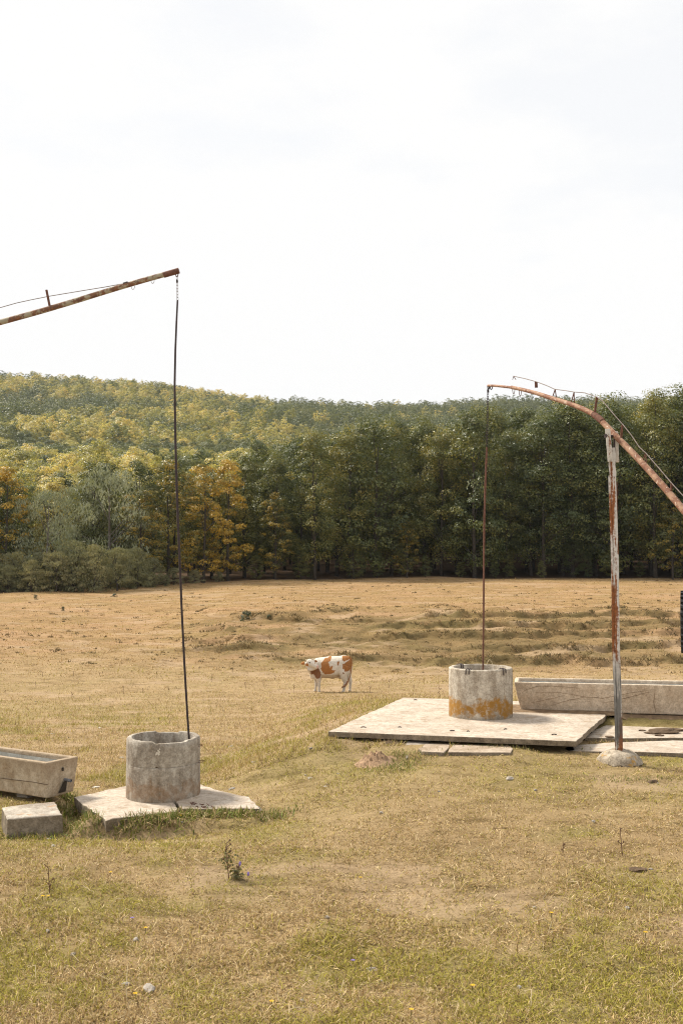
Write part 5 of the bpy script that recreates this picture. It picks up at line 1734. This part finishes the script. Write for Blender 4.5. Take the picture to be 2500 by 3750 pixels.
def weed(u, v, h, label, seed, leafy=False, flower=None, group=None, name='weed'):
    p = on_ground(u, v); r = random.Random(seed)
    root = empty(name, p); tag(root, label, 'weed', group)
    mb = MB(); lean = r.uniform(-.15, .15)
    st = [Vector((lean * h * t, r.uniform(-.02, .02) * h, h * t)) for t in (0, .3, .6, .85, 1)]
    mb.tube(st, [.006, .006, .005, .004, .002], 5)
    for k in range(5 if not leafy else 9):
        t = r.uniform(.25, .95); b = Vector((lean * h * t, 0, h * t)); a = r.uniform(0, 6.28)
        mb.tube([b, b + Vector((math.cos(a) * .12 * h, math.sin(a) * .12 * h, .10 * h))], .004 * (1 + p.y / 120), 4)
        if r.random() < .5:
            e = b + Vector((math.cos(a) * .12 * h, math.sin(a) * .12 * h, .10 * h)); mb.tube([e - Vector((0, 0, .012)), e, e + Vector((0, 0, .014))], [.004, .011 * (1 + p.y / 90), .003], 5)
    mb.build('stem', M['dry_weed'], root)
    if leafy:
        me, C = crown_mesh('leaves', M['weed'], H=h * .75, zb=.01, Rm=h * .30, clumps=14, per=10, leaf=.030, seed=seed, crad=(.02, .06), shape='shrub')
        o = bpy.data.objects.new('leaves', me); COL.objects.link(o); o.parent = root
    if flower:
        mb = MB(); c = Vector((.12, -.08, h * .45)); mb.tube([c - Vector((0, 0, .02)), c, c + Vector((0, 0, .02))], [.006, .013, .008], 7); mb.build('flower', M[flower], root)
weed(838, 3230, .40, 'tall thistle with green leaves in the foreground left of centre', 1, True, 'violet', name='thistle')
weed(868, 3222, .17, 'low bushy thistle beside the tall one in the foreground', 2, True, 'violet', name='thistle')
weed(183, 3285, .33, 'thin bare brown stem standing in the left foreground', 3)
weed(2278, 3135, .31, 'dry thistle stalk in a tuft in the right foreground', 4)
weed(2060, 3130, .14, 'low dry stalks left of the dry thistle stalk', 5)
weed(1512, 2548, .40, 'dark weed stalk standing behind the platform left corner', 6)
weed(1610, 2556, .42, 'leaning dark weed stalk behind the platform beside the right well', 7)
weed(1355, 2540, .40, 'small weed standing just right of the cow', 8)
weed(1075, 2538, .35, 'small weed standing just left of the cow', 9)
weed(1425, 2520, .34, 'pale weed stalk between cow and right well', 10)
for k, (u, v) in enumerate(((130, 2520), (235, 2545), (285, 2490), (345, 2492), (520, 2535), (560, 2520), (400, 2470), (640, 2540), (180, 2468), (20, 2530), (780, 2500), (880, 2530), (940, 2510), (720, 2468), (980, 2490), (590, 2490), (440, 2560), (310, 2580), (850, 2470))):
    weed(u + rt_.uniform(-30, 30), v + rt_.uniform(-20, 20), rt_.uniform(.12, .36), 'small dry weed in the flat meadow left of the cow', 20 + k, group='dry weeds in the flat meadow')
st_big = [(405, 2588, .075, 'pale stone on the meadow left of the dark pole'), (365, 2668, .08, 'flat white stone behind the chipped well'), (190, 2690, .07, 'grey stone in the grass behind the tan trough'), (845, 2736, .09, 'grey stone in the grass right of the chipped well'),
          (930, 2794, .06, 'grey stone lying further right of the chipped well'), (850, 2893, .08, 'pale stone behind the right end of the cracked slab'), (445, 2778, .08, 'grey stone just left of the chipped well'), (352, 2885, .07, 'white stone between tan trough and chipped well'),
          (1135, 2856, .07, 'blue-grey stone below the platform corner'), (1192, 2884, .035, 'small white stone below the blue-grey one'), (1865, 2857, .10, 'flat grey stone in the grass in front of the platform'), (1240, 2838, .04, 'small grey stone beside the molehill'),
          (2390, 2870, .11, 'flat brown stone right of the rusty post foot'), (545, 3630, .10, 'flat white stone in the bottom left foreground'), (1362, 3558, .06, 'grey stone in the bottom centre foreground'), (378, 3582, .05, 'small dark stone in the lower left foreground'),
          (2330, 3192, .12, 'dark clod of earth in the right foreground')]
for k, (u, v, s, lb) in enumerate(st_big):
    p = on_ground(u, v)
    dark = 'brown' in lb or 'dark' in lb
    stone('stone', p + Vector((0, 0, s * .04)), (s * .85, s * .5, s * .26), M['dung'] if dark else (M['lime'] if 'white' in lb and v < 3500 else M['stone']), k + 3, lb)
for k in range(34):
    u = rt_.uniform(30, 2450); v = rt_.uniform(2560, 3700)
    p = on_ground(u, v)
    if not keep_mask(np.array([p.x]), np.array([p.y]))[0]: continue
    s = rt_.uniform(.012, .03)
    stone('stone', p + Vector((0, 0, s * .35)), (s * 1.2, s * .8, s * .6), M['stone'], 90 + k, 'tiny pebble scattered in the dry grass', group='pebbles in the grass')
def flower(u, v, mat, seed):
    p = on_ground(u, v); root = empty('wildflower', p); mb = MB(); h = .05
    mb.tube([(0, 0, 0), (0, 0, h)], .003, 4); mb.build('stem', M['weed'], root)
    mb = MB()
    for k in range(7):
        a = 2 * math.pi * k / 7
        mb.add([(0, 0, h), (math.cos(a - .3) * .016, math.sin(a - .3) * .016, h + .006), (math.cos(a) * .022, math.sin(a) * .022, h + .004), (math.cos(a + .3) * .016, math.sin(a + .3) * .016, h + .006)], [(0, 1, 2, 3)])
    mb.build('petals', M[mat], root)
    tag(root, 'tiny %s wildflower in the foreground grass' % ('yellow' if mat == 'yellow' else 'blue-violet'), 'flower', '%s flowers in the grass' % mat)
for k, (u, v) in enumerate(((404, 3222), (156, 3310), (176, 3308), (533, 3424), (660, 3012), (1506, 3730), (1730, 3642), (2018, 3372), (994, 3703), (1320, 3235), (495, 3675), (2363, 3440))): flower(u, v, 'yellow', k)
for k, (u, v) in enumerate(((484, 3386), (1292, 3546))): flower(u, v, 'violet', k)
# loose straw stalks
for k in range(60):
    u = rt_.uniform(20, 2480); v = rt_.uniform(2900, 3740); p = on_ground(u, v)
    if not keep_mask(np.array([p.x]), np.array([p.y]))[0]: continue
    a = rt_.uniform(0, 6.28); l = rt_.uniform(.10, .24); mb = MB(); up_ = rt_.uniform(.03, .12)
    mb.tube([(0, 0, 0), (math.cos(a) * l * .4, math.sin(a) * l * .4, up_), (math.cos(a + .3) * l, math.sin(a + .3) * l, up_ * .4)], [.0035, .003, .002], 4)
    o = mb.build('straw_stalk', M['straw']); o.location = p
    tag(o, 'bent pale straw stalk sticking out of the foreground grass', 'straw', 'straw stalks in the foreground')

# ================================================================== HAZE (thin autumn air round the whole place)
hz = bpy.data.materials.new('haze'); hz.use_nodes = True
hn = hz.node_tree
for n_ in list(hn.nodes): hn.nodes.remove(n_)
ho = hn.nodes.new('ShaderNodeOutputMaterial'); hv = hn.nodes.new('ShaderNodeVolumePrincipled')
hv.inputs['Color'].default_value = (.86, .92, 1.0, 1); hv.inputs['Density'].default_value = .00007
hn.links.new(hv.outputs[0], ho.inputs['Volume'])
mb = MB(); mb.box((0, 2000, 130), (8200, 4400, 280)); hzo = mb.build('haze', hz)
tag(hzo, 'thin pale haze over the valley', 'haze', kind='stuff')

# small fittings belong to the part they sit on
SUB = {'rebar_hook': 'concrete_ring', 'wire_loop': 'concrete_ring', 'lifting_loop': 'slab', 'crack': 'trough_body', 'wet_stain': 'trough_body', 'board_joint': 'trough_body', 'bolt_hole': 'trough_body',
       'hook': 'beam', 'strut': 'beam', 'strut_plate': 'beam', 'lime_flake': 'upper_ring', 'rebar_stub': 'lower_ring', 'tread_blocks': 'tyre_body'}
for o in list(COL.objects):
    k = o.name.split('.')[0]
    if k in SUB and o.parent is not None:
        for sib in o.parent.children:
            if sib.name.split('.')[0] == SUB[k]:
                o.parent = sib
                break
